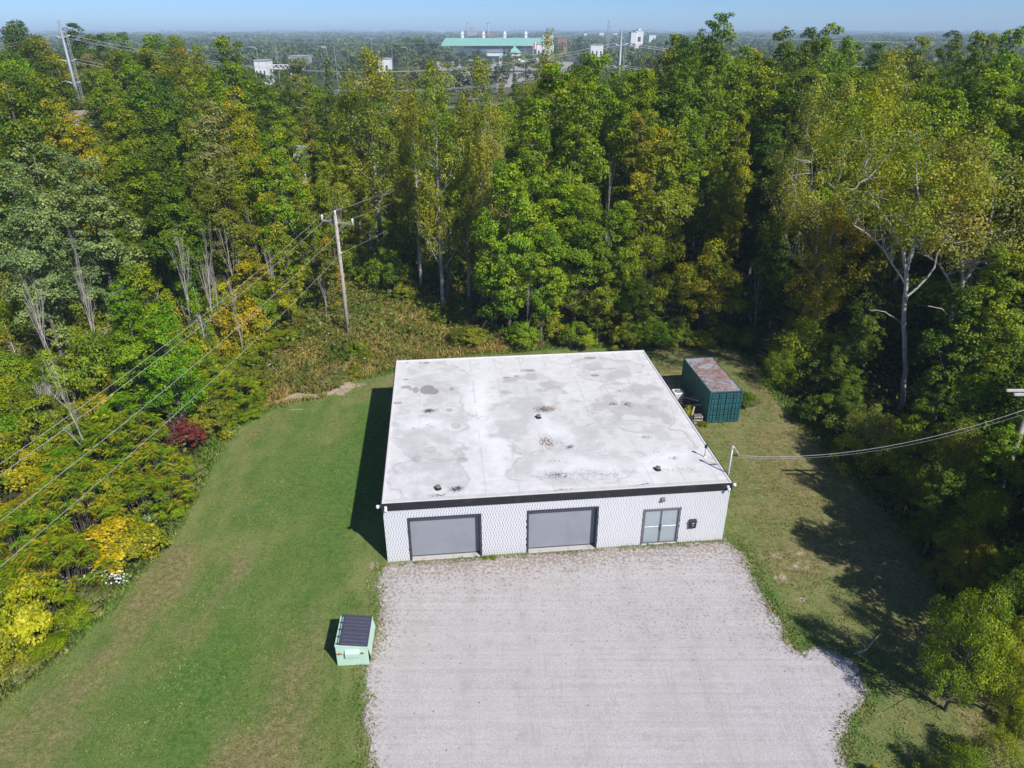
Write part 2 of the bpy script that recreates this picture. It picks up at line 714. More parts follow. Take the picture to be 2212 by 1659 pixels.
def rust_roof():
    m, _, _ = new_mat('rusty_roof')
    t = NT(m)
    a = t.noise(.8, 7, .75, co=t.mapped((1, 1.6, 1)), dist=.6)
    b = t.noise(2.6, 6, .7)
    st = t.noise(1.2, 5, .8, co=t.mapped((.8, 9, 1)))
    base = t.mix(t.step(st, .35, .65), (.20, .25, .31), (.42, .45, .50))
    rust = t.mix(b, (.13, .055, .035), (.36, .17, .10))
    c = t.mix(t.step(t.mix(.42, a, st), .40, .58), base, rust)
    c = t.mix(t.math('MULTIPLY', t.step(b, .50, .62), .75), c, (.085, .055, .050))
    c = t.mix(t.math('MULTIPLY', t.step(t.noise(5, 5, .8, co=t.mapped((1, 3, 1))), .50, .62), .55), c, (.26, .27, .30))
    t.bsdf(c, .7, .1, b, .3, .004)


rust_roof()


def dumpster_paint():
    m, _, _ = new_mat('dumpster_green')
    t = NT(m)
    n = t.noise(2.2, 5)
    c = t.mix(t.ramp(n, ((.3, 0), (.7, 1))), (.43, .61, .50), (.52, .70, .58))
    c = t.mix(t.math('MULTIPLY', t.step(t.noise(5, 5, .7), .62, .72), .35), c, (.40, .36, .26))
    r = t.attr('rust')
    g = t.noise(9, 6, .7)
    f = t.step(t.math('ADD', r, t.math('MULTIPLY', t.math('SUBTRACT', g, .5), 1.0)), .45, .62)
    c = t.mix(f, c, t.mix(g, (.20, .06, .02), (.5, .22, .10)))
    t.bsdf(c, .5, 0, n, .1, .003)


dumpster_paint()


def lid_mat():
    m, _, _ = new_mat('lid_plastic')
    t = NT(m)
    n = t.noise(6, 5)
    c = t.mix(n, (.045, .046, .075), (.085, .085, .12))
    c = t.mix(t.math('MULTIPLY', t.step(t.noise(3.2, 4), .62, .75), .5), c, (.16, .09, .08))
    t.bsdf(c, .55, 0, n, .1, .003)


lid_mat()


def roof_mat():
    m, _, _ = new_mat('roof_membrane')
    t = NT(m)
    fine = t.noise(2.2, 6, .6)
    streak = t.noise(1.0, 5, .6, co=t.mapped((.5, 5, 1)))
    base = t.mix(t.ramp(fine, ((.3, 0), (.7, 1))), (.60, .59, .585), (.74, .73, .725))
    base = t.mix(t.math('MULTIPLY', t.step(streak, .48, .66), .28), base, (.56, .56, .57))
    fine2 = t.noise(16, 4, .7)
    base = t.mix(t.math('MULTIPLY', t.step(fine2, .55, .75), .12), base, (.5, .5, .5))
    base = t.mix(t.attr('bleach'), base, (.80, .80, .80))
    c = t.mix(t.attr('grey'), base, (.35, .345, .34))
    c = t.mix(t.attr('pond'), c, (.235, .205, .195))
    sp = t.noise(11, 4, .8)
    spm = t.math('MULTIPLY', t.step(t.math('ADD', sp, t.math('MULTIPLY', t.attr('speck'), .30)), .66, .74), t.step(t.attr('speck'), .02, .2))
    c = t.mix(spm, c, t.mix(t.attr('brown'), (.07, .07, .075), (.19, .11, .07)))
    dd = t.add('ShaderNodeTexVoronoi')
    dd.inputs['Scale'].default_value = 1.1
    t.link(t.obj(), dd.inputs['Vector'])
    c = t.mix(t.math('MULTIPLY', t.math('LESS_THAN', dd.outputs['Distance'], .032), .75), c, (.12, .10, .09))
    t.bsdf(c, .6, 0, t.mix(.5, fine, fine2), .15, .01)


roof_mat()


def ground_mat():
    """lawn, dry strips, bare soil, woodland floor and far fields, placed by attributes stored on the sheet"""
    m, _, _ = new_mat('ground')
    t = NT(m)
    co = t.obj()
    big = t.noise(.09, 4, .55)
    mid = t.noise(.45, 5, .6)
    fine = t.noise(3.0, 6, .75)
    vf = t.noise(13.0, 4, .8)
    st = t.noise(.9, 5, .7, co=t.mapped((1.0, .28, 1), (0, 0, R(28))))
    g = t.mix(t.ramp(t.mix(.5, mid, st), ((.42, 0), (.58, 1))), (.120, .180, .042), (.235, .255, .085))
    lush = t.mix(t.ramp(fine, ((.42, 0), (.58, 1))), (.060, .140, .022), (.125, .230, .045))
    c = t.mix(t.attr('lush'), g, lush)
    c = t.mix(t.math('MULTIPLY', t.attr('mow'), .30), c, (.16, .215, .075))
    dry = t.mix(t.ramp(fine, ((.40, 0), (.60, 1))), (.175, .150, .060), (.33, .265, .130))
    dm = t.step(t.math('ADD', t.attr('dry'), t.math('MULTIPLY', t.math('SUBTRACT', t.mix(.45, st, fine), .5), 1.3)), .30, .95)
    c = t.mix(dm, c, dry)
    c = t.mix(t.math('MULTIPLY', t.step(t.mix(.4, fine, mid), .55, .70), .38), c, (.22, .185, .085))
    clump = t.noise(6.5, 5, .8)
    c = t.mix(t.math('MULTIPLY', t.step(clump, .50, .60), .50), c, (.050, .105, .020))
    c = t.mix(t.math('MULTIPLY', t.step(vf, .50, .62), .55), c, (.045, .085, .020))
    c = t.mix(t.math('MULTIPLY', t.step(t.noise(9, 3, .8), .55, .68), .55), c, (.26, .27, .10))
    soil = t.mix(t.ramp(t.noise(4.5, 6, .75), ((.35, 0), (.65, 1))), (.27, .19, .135), (.58, .47, .37))
    bm = t.step(t.math('ADD', t.attr('bare'), t.math('MULTIPLY', t.math('SUBTRACT', t.mix(.5, fine, vf), .5), 1.5)), .42, .62)
    c = t.mix(bm, c, soil)
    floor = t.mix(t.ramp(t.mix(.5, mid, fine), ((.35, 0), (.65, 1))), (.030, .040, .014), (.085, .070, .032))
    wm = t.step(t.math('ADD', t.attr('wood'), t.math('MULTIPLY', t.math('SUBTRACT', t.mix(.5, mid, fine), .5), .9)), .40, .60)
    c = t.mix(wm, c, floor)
    sp = t.step(t.math('ADD', t.attr('spill'), t.math('MULTIPLY', t.math('SUBTRACT', t.mix(.5, fine, vf), .5), 2.2)), .50, .72)
    c = t.mix(sp, c, t.mix(vf, (.30, .26, .23), (.55, .51, .49)))
    # fallen leaves
    vo = t.add('ShaderNodeTexVoronoi')
    vo.inputs['Scale'].default_value = 2.6
    t.link(co, vo.inputs['Vector'])
    lf = t.math('MULTIPLY', t.math('LESS_THAN', vo.outputs['Distance'], .10), t.attr('litter'))
    c = t.mix(lf, c, (.36, .30, .13))
    # far fields
    ff = t.mix(t.ramp(t.noise(.004, 3, .5), ((.42, 0), (.55, 1))), (.045, .07, .03), (.12, .12, .06))
    c = t.mix(t.attr('far'), c, ff)
    t.bsdf(c, .95, 0, t.mix(.5, fine, vf), .9, .09, .12)


ground_mat()


def gravel_mat():
    m, _, _ = new_mat('gravel')
    t = NT(m)
    big = t.noise(.16, 4, .6)
    mid = t.noise(1.1, 6, .65)
    fine = t.noise(16, 4, .85)
    vo = t.add('ShaderNodeTexVoronoi')
    vo.inputs['Scale'].default_value = 30
    t.link(t.obj(), vo.inputs['Vector'])
    peb = t.mix(.55, fine, vo.outputs['Color'])
    c = t.mix(t.ramp(peb, ((.25, 0), (.75, 1))), (.40, .375, .365), (.60, .565, .55))
    c = t.mix(t.math('MULTIPLY', t.step(big, .42, .62), .30), c, (.46, .42, .39))
    c = t.mix(t.math('MULTIPLY', t.step(mid, .5, .68), .28), c, (.31, .275, .25))
    blue = t.mix(.8, c, (.96, .98, 1.04), 'MULTIPLY')
    c = t.mix(t.attr('cool'), c, blue)
    # swept tyre lines, mostly across the lot
    tr = t.noise(1.0, 3, .5, co=t.mapped((.10, 2.2, 1), (0, 0, R(-6))))
    c = t.mix(t.math('MULTIPLY', t.step(tr, .50, .62), .16), c, (.62, .60, .60))
    tr2 = t.noise(1.0, 3, .5, co=t.mapped((.12, 3.6, 1), (0, 0, R(12))))
    c = t.mix(t.math('MULTIPLY', t.step(tr2, .55, .62), .14), c, (.30, .28, .27))
    rk = t.noise(1.0, 2, .5, co=t.mapped((.05, 5.5, 1), (0, 0, R(-4)), None))
    c = t.mix(t.math('MULTIPLY', t.step(rk, .46, .58), .14), c, (.66, .62, .61))
    wv = t.add('ShaderNodeTexWave', wave_type='BANDS', bands_direction='X')
    wv.inputs['Scale'].default_value = .115
    wv.inputs['Distortion'].default_value = 2.2
    wv.inputs['Detail'].default_value = 3
    t.link(t.mapped((1, .35, 1), (0, 0, R(-5))), wv.inputs['Vector'])
    c = t.mix(t.math('MULTIPLY', t.step(wv.outputs[0], .72, .95), .10), c, (.34, .31, .30))
    td = t.noise(1.0, 2, .5, co=t.mapped((9, .5, 1), (0, 0, R(62))))
    tm = t.math('MULTIPLY', t.attr('track'), t.step(td, .45, .58))
    c = t.mix(t.math('MULTIPLY', tm, .28), c, (.30, .28, .27))
    # leaf litter and thin weeds
    lit = t.noise(5.5, 5, .8)
    c = t.mix(t.math('MULTIPLY', t.step(t.math('ADD', lit, t.math('MULTIPLY', t.attr('litter'), .19)), .62, .70), .75), c, (.25, .19, .14))
    c = t.mix(t.math('MULTIPLY', t.step(t.math('ADD', t.noise(7, 4, .8), t.math('MULTIPLY', t.attr('weed'), .32)), .70, .78), .9), c, (.11, .115, .045))
    t.bsdf(c, .95, 0, peb, .8, .03, .1)


gravel_mat()

# leaves: sunlit colours of each kind of tree
leafmat('leaf_green', (.150, .245, .016), (.245, .330, .018), .42)
leafmat('leaf_bright', (.150, .285, .018), (.260, .350, .022), .45)
leafmat('leaf_mid', (.160, .230, .022), (.260, .300, .024), .42)
leafmat('leaf_dark', (.085, .145, .018), (.140, .195, .018), .42)
leafmat('leaf_yellowgreen', (.200, .260, .018), (.340, .320, .022), .5)
leafmat('leaf_yellow', (.260, .285, .018), (.430, .370, .028), .5, blur=.2)
leafmat('leaf_olive', (.160, .195, .030), (.260, .255, .036), .45)
leafmat('leaf_poplar', (.185, .245, .036), (.330, .330, .045), .42, a2=(.40, .33, .05))
leafmat('leaf_poplar_pale', (.250, .290, .070), (.390, .370, .066), .42, a2=(.44, .37, .06))
leafmat('leaf_silver', (.180, .260, .100), (.280, .340, .120), .5)
leafmat('leaf_greygreen', (0.186, 0.217, 0.078), (0.287, 0.279, 0.101), .5)
leafmat('leaf_sumac', (.170, .270, .032), (.320, .310, .040), .40, a2=(.40, .17, .06))
leafmat('leaf_sumac_green', (.140, .280, .030), (.240, .340, .028), .4, a2=(.54, .46, .05))
leafmat('leaf_red', (.130, .090, .045), (.200, .062, .050), .62)
leafmat('leaf_orange', (.190, .215, .032), (.360, .250, .050), .35)
leafmat('leaf_vine', (.220, .270, .024), (.430, .400, .048), .45, a2=(.52, .40, .12), blur=.25)
leafmat('leaf_vine_gold', (.240, .260, .022), (.500, .420, .050), .46, a2=(.56, .38, .18), blur=.3)
leafmat('leaf_far', (.085, .125, .045), (.150, .180, .062), .4)
leafmat('leaf_meadow', (.150, .180, .040), (.420, .310, .140), .42, blur=.35)
leafmat('leaf_under', (.110, .170, .030), (.240, .230, .050), .35, blur=.3)

# ------------------------------------------------------------------ the site in plan
ANG = R(5.9)
UX = np.array([cos(ANG), sin(ANG)])
VY = np.array([-sin(ANG), cos(ANG)])
FL = np.array([-6.80, 30.48])
BW, BD, BH = 18.93, 18.05, 3.87

LAWN_L = [(-3.5, 58.2), (-8.0, 56.6), (-10.6, 54.4), (-13.3, 52.4), (-14.9, 49.6), (-18.6, 48.2), (-20.0, 45.5), (-20.4, 42.8), (-19.9, 37.7), (-19.6, 33.0), (-19.9, 29.9), (-20.5, 26.2), (-21.1, 23.6), (-22.2, 21.3), (-23.5, 17), (-27, 8), (-40, -10), (-60, -40), (60, -40), (36, -10), (26, 8), (22.5, 17), (21.3, 19.5), (21.2, 22), (22.4, 27.4), (22.9, 32.6), (22.2, 37.7), (21.6, 43.5), (21.0, 50), (21.5, 56), (20.5, 59.5), (14, 60.2), (4, 59.8)]
GRAVEL = [(-6.78, 30.3), (-7.15, 29.2), (-6.75, 27.6), (-6.45, 26), (-6.35, 24.4), (-6.7, 23.2), (-6.5, 22.2), (-6.0, 20.6), (-5.9, 19.5), (-5.6, 18.2), (-4.6, 14), (-4, 6), (-3, -20), (14, -20), (12.6, 6), (12.7, 14), (13.15, 18.3), (13.4, 19.5), (14.3, 20.8), (15.0, 21.2), (15.6, 22.0), (15.85, 23.2), (15.1, 24.2), (14.3, 24.5), (13.5, 24.1), (13.05, 24.6), (13.1, 26.2), (12.85, 28.1), (12.9, 30.2), (12.75, 31.4), (12.15, 32.35)]


def sdist(px, py, poly):
    """signed distance, positive inside"""
    px = np.asarray(px, float)
    py = np.asarray(py, float)
    d = np.full(px.shape, 1e9)
    ins = np.zeros(px.shape, bool)
    n = len(poly)
    for i in range(n):
        x0, y0 = poly[i]
        x1, y1 = poly[(i + 1) % n]
        ex, ey = x1 - x0, y1 - y0
        t = np.clip(((px - x0) * ex + (py - y0) * ey) / (ex * ex + ey * ey), 0, 1)
        d = np.minimum(d, np.hypot(px - x0 - t * ex, py - y0 - t * ey))
        c = ((y0 > py) != (y1 > py)) & (px < (x1 - x0) * (py - y0) / ((y1 - y0) + 1e-12) + x0)
        ins ^= c
    return np.where(ins, d, -d)


def blob(x, y, cx, cy, rx, ry, rot=0):
    a, b = x - cx, y - cy
    c, s = cos(rot), sin(rot)
    u, v = (a * c + b * s) / rx, (-a * s + b * c) / ry
    return np.exp(-(u * u + v * v) * 1.2)


def grade(x, y):
    """height of the ground: level yard, gentle bank to the left"""
    s = -sdist(x, y, LAWN_L)
    z = np.where(s > 0, np.minimum(s, 14) * .035 * (fbm(x, y, 9.0, 3, 2) - .3), 0)
    z = z + .9 * blob(x, y, -17, 62, 9, 6)
    return np.where(s > 0, z, 0)


def build_ground():
    def axis(lo, hi, step, far):
        a = list(np.arange(lo, hi + 1e-6, step))
        s = step
        x = hi
        up = []
        while x < far:
            s *= 1.28
            x += s
            up.append(x)
        s = step
        x = lo
        dn = []
        while x > -far:
            s *= 1.28
            x -= s
            dn.append(x)
        return np.array(dn[::-1] + a + up)
    xs = axis(-42, 40, .4, 26000)
    ys = axis(8, 92, .4, 26000)
    X, Y = np.meshgrid(xs, ys)
    x, y = X.ravel(), Y.ravel()
    near = (np.abs(x) < 400) & (y > -200) & (y < 400)
    s = sdist(x, y, LAWN_L)
    z = np.where(near, grade(x, y), 0)
    nx, ny = len(xs), len(ys)
    i = np.arange(nx * ny).reshape(ny, nx)
    Fq = np.stack([i[:-1, :-1], i[:-1, 1:], i[1:, 1:], i[1:, :-1]], -1).reshape(-1, 4)
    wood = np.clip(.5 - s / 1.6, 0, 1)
    # strips of dry grass along the left edge, drier yard to the right
    left = x < -7
    dry = np.where(left, (.72 * np.exp(-((s - 1.7) / 1.3) ** 2) + .40 * np.exp(-((s - 4.8) / 1.2) ** 2)) * (.25 + 1.1 * fbm(x, y, 5.0, 66, 3)), .0)
    dry = dry + np.where(x > 11, .34, 0) + np.where(x > 13, .55 * np.exp(-np.maximum(s, 0) / 2.6), 0) + .35 * blob(x, y, 17, 36, 5, 14) + .3 * blob(x, y, -9.5, 21, 2.5, 5) + .35 * blob(x, y, -7.4, 27, 1.1, 7)
    dry = dry + .95 * blob(x, y, 12.7, 51, 3.0, 5) + .5 * blob(x, y, -8, 54.5, 4, 2.5)
    dry = dry + .45 * blob(x, y, -10.0, 24, 1.8, 9, .12) + .3 * blob(x, y, -12, 18, 5, 2.0, .2)
    lush = np.where(left, .75 * blob(x, y, -13.5, 24, 3.6, 11, -.05) + .9 * blob(x, y, -10, 40, 2.5, 12, .1) + .6 * blob(x, y, -15, 41, 3, 7, .2), 0)
    lush = lush + np.where(x > 11, .85 * np.exp(-((sdist(x, y, GRAVEL) + .55) / .6) ** 2) * (y < 33), 0)
    dry = dry + np.where(left, .95 * np.clip(fbm(x + 5, y * .6, 3.6, 73, 4) - .50, 0, 1) * 2.0, .5 * np.clip(fbm(x, y, 2.2, 74, 4) - .5, 0, 1) * 2)
    lush = np.clip(lush * 1.15 + 1.5 * (fbm(x, y, 2.6, 8, 4) - .55), 0, 1)
    bare = np.zeros(len(x))
    for cx, cy, rx, ry, rot, a in ((-16.4, 49.7, 3.0, 1.0, .25, .92), (-13.2, 51.8, 2.2, .9, .6, .85), (-16.4, 47.9, .9, .3, 0, .7), (-8.6, 26.5, .35, .25, 0, .8), (-8.2, 27.3, .28, .2, 0, .7), (-8.0, 26.2, .25, .2, 0, .6), (-7.5, 30.2, .6, .35, 0, .9), (-7.2, 28.6, .4, .8, 0, .55),
                               (-6.35, 24.3, .35, 1.1, 0, .75), (14.6, 31.0, .6, .4, 0, .85), (15.3, 30.2, .8, .25, .3, .85), (14.3, 29.2, .6, .5, 0, .8), (16.0, 31.3, .5, .25, 0, .8), (16.2, 30.1, .7, .2, .2, .7), (14.8, 27.6, .6, .25, 0, .75), (15.9, 26.0, .35, .25, 0, .45), (12.2, 52.5, 2.0, 2.6, 0, .75), (17.6, 44.2, .9, .7, 0, .3), (-4, 57.5, 3.5, 1.2, .1, .55), (4, 53, 7, 1.6, .1, .4), (-12, 57.5, 2.5, 1, .3, .3)):
        bare += a * (blob(x + 2.6 * (fbm(x, y, 1.6, 81, 3) - .5), y + 2.6 * (fbm(x + 30, y, 1.6, 82, 3) - .5), cx, cy, rx, ry, rot) if rx > 1.5 else blob(x, y, cx, cy, rx, ry, rot))
    sw = s + .5 * (fbm(x, y, 6.0, 12, 2) - .5)
    mow = np.clip(.5 + .5 * np.sin(sw * 2 * pi / 1.7), 0, 1) * np.clip(s / 1.0, 0, 1) * (.3 + .7 * vnoise(x / 4, y / 4, 9)) * near
    gd = -sdist(x, y, GRAVEL)
    spill = np.where(near & (y < 34), .62 * np.exp(-np.maximum(gd, 0) / .45), 0)
    litter = np.where(x > 10, .5, 0.03) + .5 * (np.abs(s) < 2.5)
    far = np.clip((np.hypot(x, y) - 150) / 80, 0, 1)
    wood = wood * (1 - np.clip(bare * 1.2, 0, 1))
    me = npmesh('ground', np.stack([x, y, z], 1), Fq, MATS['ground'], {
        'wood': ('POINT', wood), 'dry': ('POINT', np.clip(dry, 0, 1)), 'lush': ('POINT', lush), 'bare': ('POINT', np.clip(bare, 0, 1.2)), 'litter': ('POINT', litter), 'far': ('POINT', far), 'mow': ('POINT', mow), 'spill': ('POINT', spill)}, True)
    tag(link('ground', me), kind='structure')


build_ground()


def build_gravel():
    rng = np.random.default_rng(5)
    # fractal outline
    P = []
    n = len(GRAVEL)
    for i in range(n):
        a = np.array(GRAVEL[i])
        b = np.array(GRAVEL[(i + 1) % n])
        L = np.linalg.norm(b - a)
        k = max(1, int(L / .12)) if a[1] > 12 else 1
        for j in range(k):
            P.append(a + (b - a) * j / k)
    P = np.array(P)
    off = (fbm(P[:, 0] + 40, P[:, 1] + 40, 1.1, 4, 4) - .5) * .9 + (rng.uniform(-1, 1, len(P))) * .05
    front = (np.abs((P - FL) @ VY) < .35)
    c = np.array([4.0, 22.0])
    d = unit(P - c)
    P = P + d * np.where(front, 0, off)[:, None]
    # a grid inside the outline, so that attributes can vary over the lot
    gs = .25
    xs = np.arange(-9, 18, gs)
    ys = np.arange(8, 33, gs)
    poly = [tuple(p) for p in P]
    me = bpy.data.meshes.new('gravel_lot')
    import bmesh
    bm = bmesh.new()
    vs = [bm.verts.new((p[0], p[1], .02)) for p in P]
    f = bm.faces.new(vs)
    if f.normal.z < 0:
        f.normal_flip()
    for v in (-4, 0, 4, 8, 12, 16):
        pass
    for xx in np.arange(-8, 17, .5):
        g = bm.verts[:] + bm.edges[:] + bm.faces[:]
        bmesh.ops.bisect_plane(bm, geom=g, plane_co=(xx + .013, 0, 0), plane_no=(1, 0, 0))
    for yy in np.arange(10, 33, .5):
        g = bm.verts[:] + bm.edges[:] + bm.faces[:]
        bmesh.ops.bisect_plane(bm, geom=g, plane_co=(0, yy + .017, 0), plane_no=(0, 1, 0))
    bm.normal_update()
    for f in bm.faces:
        if f.normal.z < 0:
            f.normal_flip()
    bm.to_mesh(me)
    bm.free()
    me.materials.append(MATS['gravel'])
    V = np.zeros(len(me.vertices) * 3)
    me.vertices.foreach_get('co', V)
    V = V.reshape(-1, 3)
    x, y = V[:, 0], V[:, 1]
    dv = (np.stack([x, y], 1) - FL) @ VY
    s = sdist(x, y, GRAVEL)
    litter = np.clip(.85 * np.exp(dv / 3.0) + .8 * np.exp(-s / .8) + .3 * blob(x, y, 8, 26, 6, 2), 0, 1)
    weed = np.clip(.8 * np.exp(dv / .35) + .35 * np.exp(-s / .3), 0, 1)
    cool = np.clip((x - 2) / 14 + .2, 0, 1)
    track = np.zeros(len(x))
    for (ax, ay), (bx, by) in (((15.6, 22.6), (9.5, 20.6)), ((15.2, 21.4), (10.5, 18.6)), ((15.4, 24.0), (12.6, 19.4)), ((-2, 31), (3, 17)), ((6.5, 31.5), (8.5, 17))):
        tt = np.clip(((x - ax) * (bx - ax) + (y - ay) * (by - ay)) / ((bx - ax) ** 2 + (by - ay) ** 2), 0, 1)
        dd = np.hypot(x - ax - tt * (bx - ax), y - ay - tt * (by - ay))
        track = np.maximum(track, np.exp(-((dd - .8) / .22) ** 2))
    for nm, arr in (('litter', litter), ('weed', weed), ('cool', cool), ('track', track)):
        a = me.attributes.new(nm, 'FLOAT', 'POINT')
        a.data.foreach_set('value', arr.astype(np.float32))
    tag(link('gravel_lot', me), kind='structure')
    return P


GRAVEL_EDGE = build_gravel()


# ------------------------------------------------------------------ the workshop
def build_workshop():
    T = thing('workshop_building', 'low white block workshop with flat white roof, black fascia and two grey garage doors', 'building', (FL[0], FL[1], 0), ANG)
    openings = [(1.28, 5.12, 0, 2.80), (7.70, 11.55, 0, 2.80), (14.16, 16.20, 0, 2.36)]
    # walls (u along the front, v to the back)
    mb = MB()
    y0, y1 = .035, .30
    xs = [0.03] + [q for o in openings for q in (o[0], o[1])] + [BW - .03]
    for i in range(0, len(xs), 2):
        mb.box(xs[i], xs[i + 1], y0, y1, -.1, 3.46)
    for o in openings:
        mb.box(o[0], o[1], y0, y1, o[3], 3.46)
    fw = mb.build('front_wall', MATS['mortar'], T)
    MB().box(0, .30, .304, BD - .3, -.1, 3.46).build('side_wall', MATS['wall_paint'], T)
    MB().box(BW - .30, BW, .304, BD - .3, -.1, 3.46).build('side_wall', MATS['wall_paint'], T)
    MB().box(0, BW, BD - .296, BD, -.1, 3.46).build('back_wall', MATS['wall_paint'], T)
    # bricks of the front wall: 16 courses of narrow upright bricks, joints recessed
    rows, rh = 17, .2035
    pw = .1435
    rng = random.Random(3)
    one = MB().bev(.010, pw - .011, .0, .034, .0, rh - .001, .003).mesh('brick', MATS['white_brick'])
    half = MB().bev(.005, pw * .5 - .006, .0, .034, .002, rh - .003, .006).mesh('brick', MATS['white_brick'])
    rest = MB()
    cand = []
    for r in range(rows):
        z = r * rh
        off = (0, .5, 0, .5)[r % 4] * pw + (.022 if r % 3 == 0 else 0)
        u = -off
        while u < BW - .02:
            a, b = max(u, 0), min(u + pw, BW)
            u += pw
            for o in openings:
                if z < o[3] - .02:
                    if a < o[0] - .055 < b:
                        b = o[0] - .055
                    if a < o[1] + .055 < b:
                        a = o[1] + .055
                    if a >= o[0] - .056 and b <= o[1] + .056:
                        a = b
            if b - a < .04:
                continue
            hh = min(rh, 3.455 - z)
            if hh < .05:
                continue
            cand.append((a, b, z, hh))
    full = [c for c in cand if abs(c[1] - c[0] - pw) < 1e-4 and c[3] > rh - 1e-4]
    other = [c for c in cand if c not in set(full)]
    # the 300 nearest bricks in the middle of the wall are separate parts
    full.sort(key=lambda c: -(c[2]) * 0 + abs(c[0] - 6.4) + abs(c[2] - 1.7) * .4)
    for c in full[:298]:
        o = link('brick', one, fw, (c[0], -.002 + rng.uniform(-.003, .003), c[2]))
    for c in full[298:] + other:
        d = rng.uniform(-.003, .003)
        rest.box(c[0] + .010, c[1] - .011, d, .034, c[2], c[2] + c[3] - .001)
    tag(rest.build('brick_courses', MATS['white_brick'], fw), kind='stuff')
    # fascia in three lengths, drip and edge trim
    for a, b in ((-.06, 6.9), (6.904, 14.95), (14.954, BW + .06)):
        MB().bev(a, b, -.075, -.02, 3.455, 3.90, .008).build('fascia_board', MATS['black_trim'], T)
    MB().box(-.05, BW + .05, -.055, -.018, 3.425, 3.452).build('drip_edge', MATS['dark_trim'], T)
    for s_ in (0, 1):
        x = -.075 if s_ == 0 else BW + .02
        MB().bev(x, x + .055, -.016, BD + .07, 3.44, 3.89, .008).build('fascia_board', MATS['black_trim'], T)
    MB().bev(-.016, BW + .016, BD + .02, BD + .075, 3.44, 3.90, .008).build('fascia_board', MATS['black_trim'], T)
    MB().bev(-.02, BW + .02, BD - .14, BD + .016, 3.80, 3.925, .012).build('edge_trim', MATS['edge_metal'], T)
    MB().bev(-.018, .10, -.016, BD - .144, 3.80, 3.905, .012).build('edge_trim', MATS['edge_metal'], T)
    MB().bev(BW - .10, BW + .018, -.016, BD - .144, 3.80, 3.905, .012).build('edge_trim', MATS['edge_metal'], T)
    MB().bev(.104, BW - .104, -.016, .07, 3.80, 3.895, .010).build('edge_trim', MATS['edge_metal'], T)
    # roof membrane: sheet with slight sagging and the stains it carries
    st = .06
    us = np.arange(.102, BW - .10, st)
    vs = np.arange(.072, BD - .142, st)
    U, V = np.meshgrid(us, vs)
    u, v = U.ravel(), V.ravel()
    z = BH + .012 * (fbm(u, v, 2.5, 21, 2) - .5)
    z = z + .006 * np.exp(-(((u + .9) % 1.83 - .9) / .05) ** 2)
    n1 = fbm(u + 9, v + 9, 3.2, 31, 5)
    n2 = fbm(u + 30, v + 4, 1.3, 41, 5)
    wu = u + (n2 - .5) * 2.4 + (fbm(u + 70, v, .6, 45, 3) - .5) * .5
    wv = v + (n1 - .5) * 3.4 + (fbm(u, v + 70, .6, 46, 3) - .5) * .5

    def ell(cu, cv, ru, rv):
        return ((wu - cu) / ru) ** 2 + ((wv - cv) / rv) ** 2

    def ell0(cu, cv, ru, rv, k=.5):
        a = u + (n2 - .5) * k
        b = v + (n1 - .5) * k
        return np.sqrt(((a - cu) / ru) ** 2 + ((b - cv) / rv) ** 2)
    grey = np.zeros(len(u))

    def sm(x, a, b):
        t = np.clip((x - a) / (b - a), 0, 1)
        return t * t * (3 - 2 * t)
    # long wet areas: tide marks with a dark rim
    for cu, cv, ru, rv, fill in ((2.6, 9.2, 2.6, 5.0, .42), (2.4, 2.4, 2.2, 2.5, .38), (2.9, 14.6, 2.4, 2.8, .34), (9.6, 12.2, 2.3, 2.4, .62), (9.0, 7.6, 2.7, 3.6, .42), (15.3, 15.3, 2.3, 2.2, .52), (15.8, 9.6, 2.5, 3.2, .55), (14.6, 5.0, 3.3, 2.9, .40), (10.2, 2.4, 3.6, 2.0, .40), (12.4, 7.4, .8, 2.6, .5), (17.2, 1.6, 1.5, 1.5, .35)):
        d = np.sqrt(ell(cu, cv, ru, rv))
        rim = np.exp(-((d - 1.0) / .045) ** 2)
        inn = 1 - sm(d, .86, 1.06)
        patch = sm(fbm(u + cu * 7, v + cv * 3, 1.5, int(cu * 10), 4), .40, .56)
        grey = np.maximum(grey, fill * inn * (.25 + .75 * patch))
        grey = np.maximum(grey, rim * .55 * sm(n1, .3, .55))
        d2 = np.exp(-((d - .62) / .05) ** 2) * .5
        grey = np.maximum(grey, d2 * fill)
    # white bleached areas toward the front
    bleach = .75 * np.maximum(0, 1 - np.sqrt(ell(11.0, 2.6, 3.3, 1.4))) + .8 * np.maximum(0, 1 - np.sqrt(ell(15.8, 2.6, 3, 2.0))) + .8 * np.maximum(0, 1 - np.sqrt(ell(10.4, 6.2, 2.2, 1.8))) + .7 * np.maximum(0, 1 - np.sqrt(ell(2.7, 8.0, 2.4, 1.2))) + .6 * np.maximum(0, 1 - np.sqrt(ell(6.2, 9, .9, 9)))
    bleach = np.clip(bleach * 1.6, 0, .85)
    grey = grey * (1 - .7 * bleach)
    seam = np.exp(-((((u + .915) % 1.83) - .915) / .035) ** 2) * .42 * sm(vnoise(u * 0 + 3, v * 1.1, 7), .15, .6)
    grey = np.maximum(grey, seam)
    # rings
    for cu, cv, ru, rv in ((4.11, 7.83, .75, .85), (3.83, 9.9, .8, .6), (2.9, 14.9, .45, .45), (9.2, 13.6, .5, .5), (15.2, 11.3, 1.25, .65), (15.3, 14.9, 1.7, .8), (14.9, 13.8, 1.4, .6), (6.0, 8.6, .3, .3), (2.5, 5.2, .55, .5), (1.73, 4.3, .48, .6)):
        d = ell0(cu, cv, ru, rv, .7)
        grey = np.maximum(grey, .38 * np.exp(-((d - 1) / .20) ** 2) * sm(n2, .3, .6))
    grey = np.where(v < .35, np.maximum(grey, .3), grey)
    pond = np.zeros(len(u))
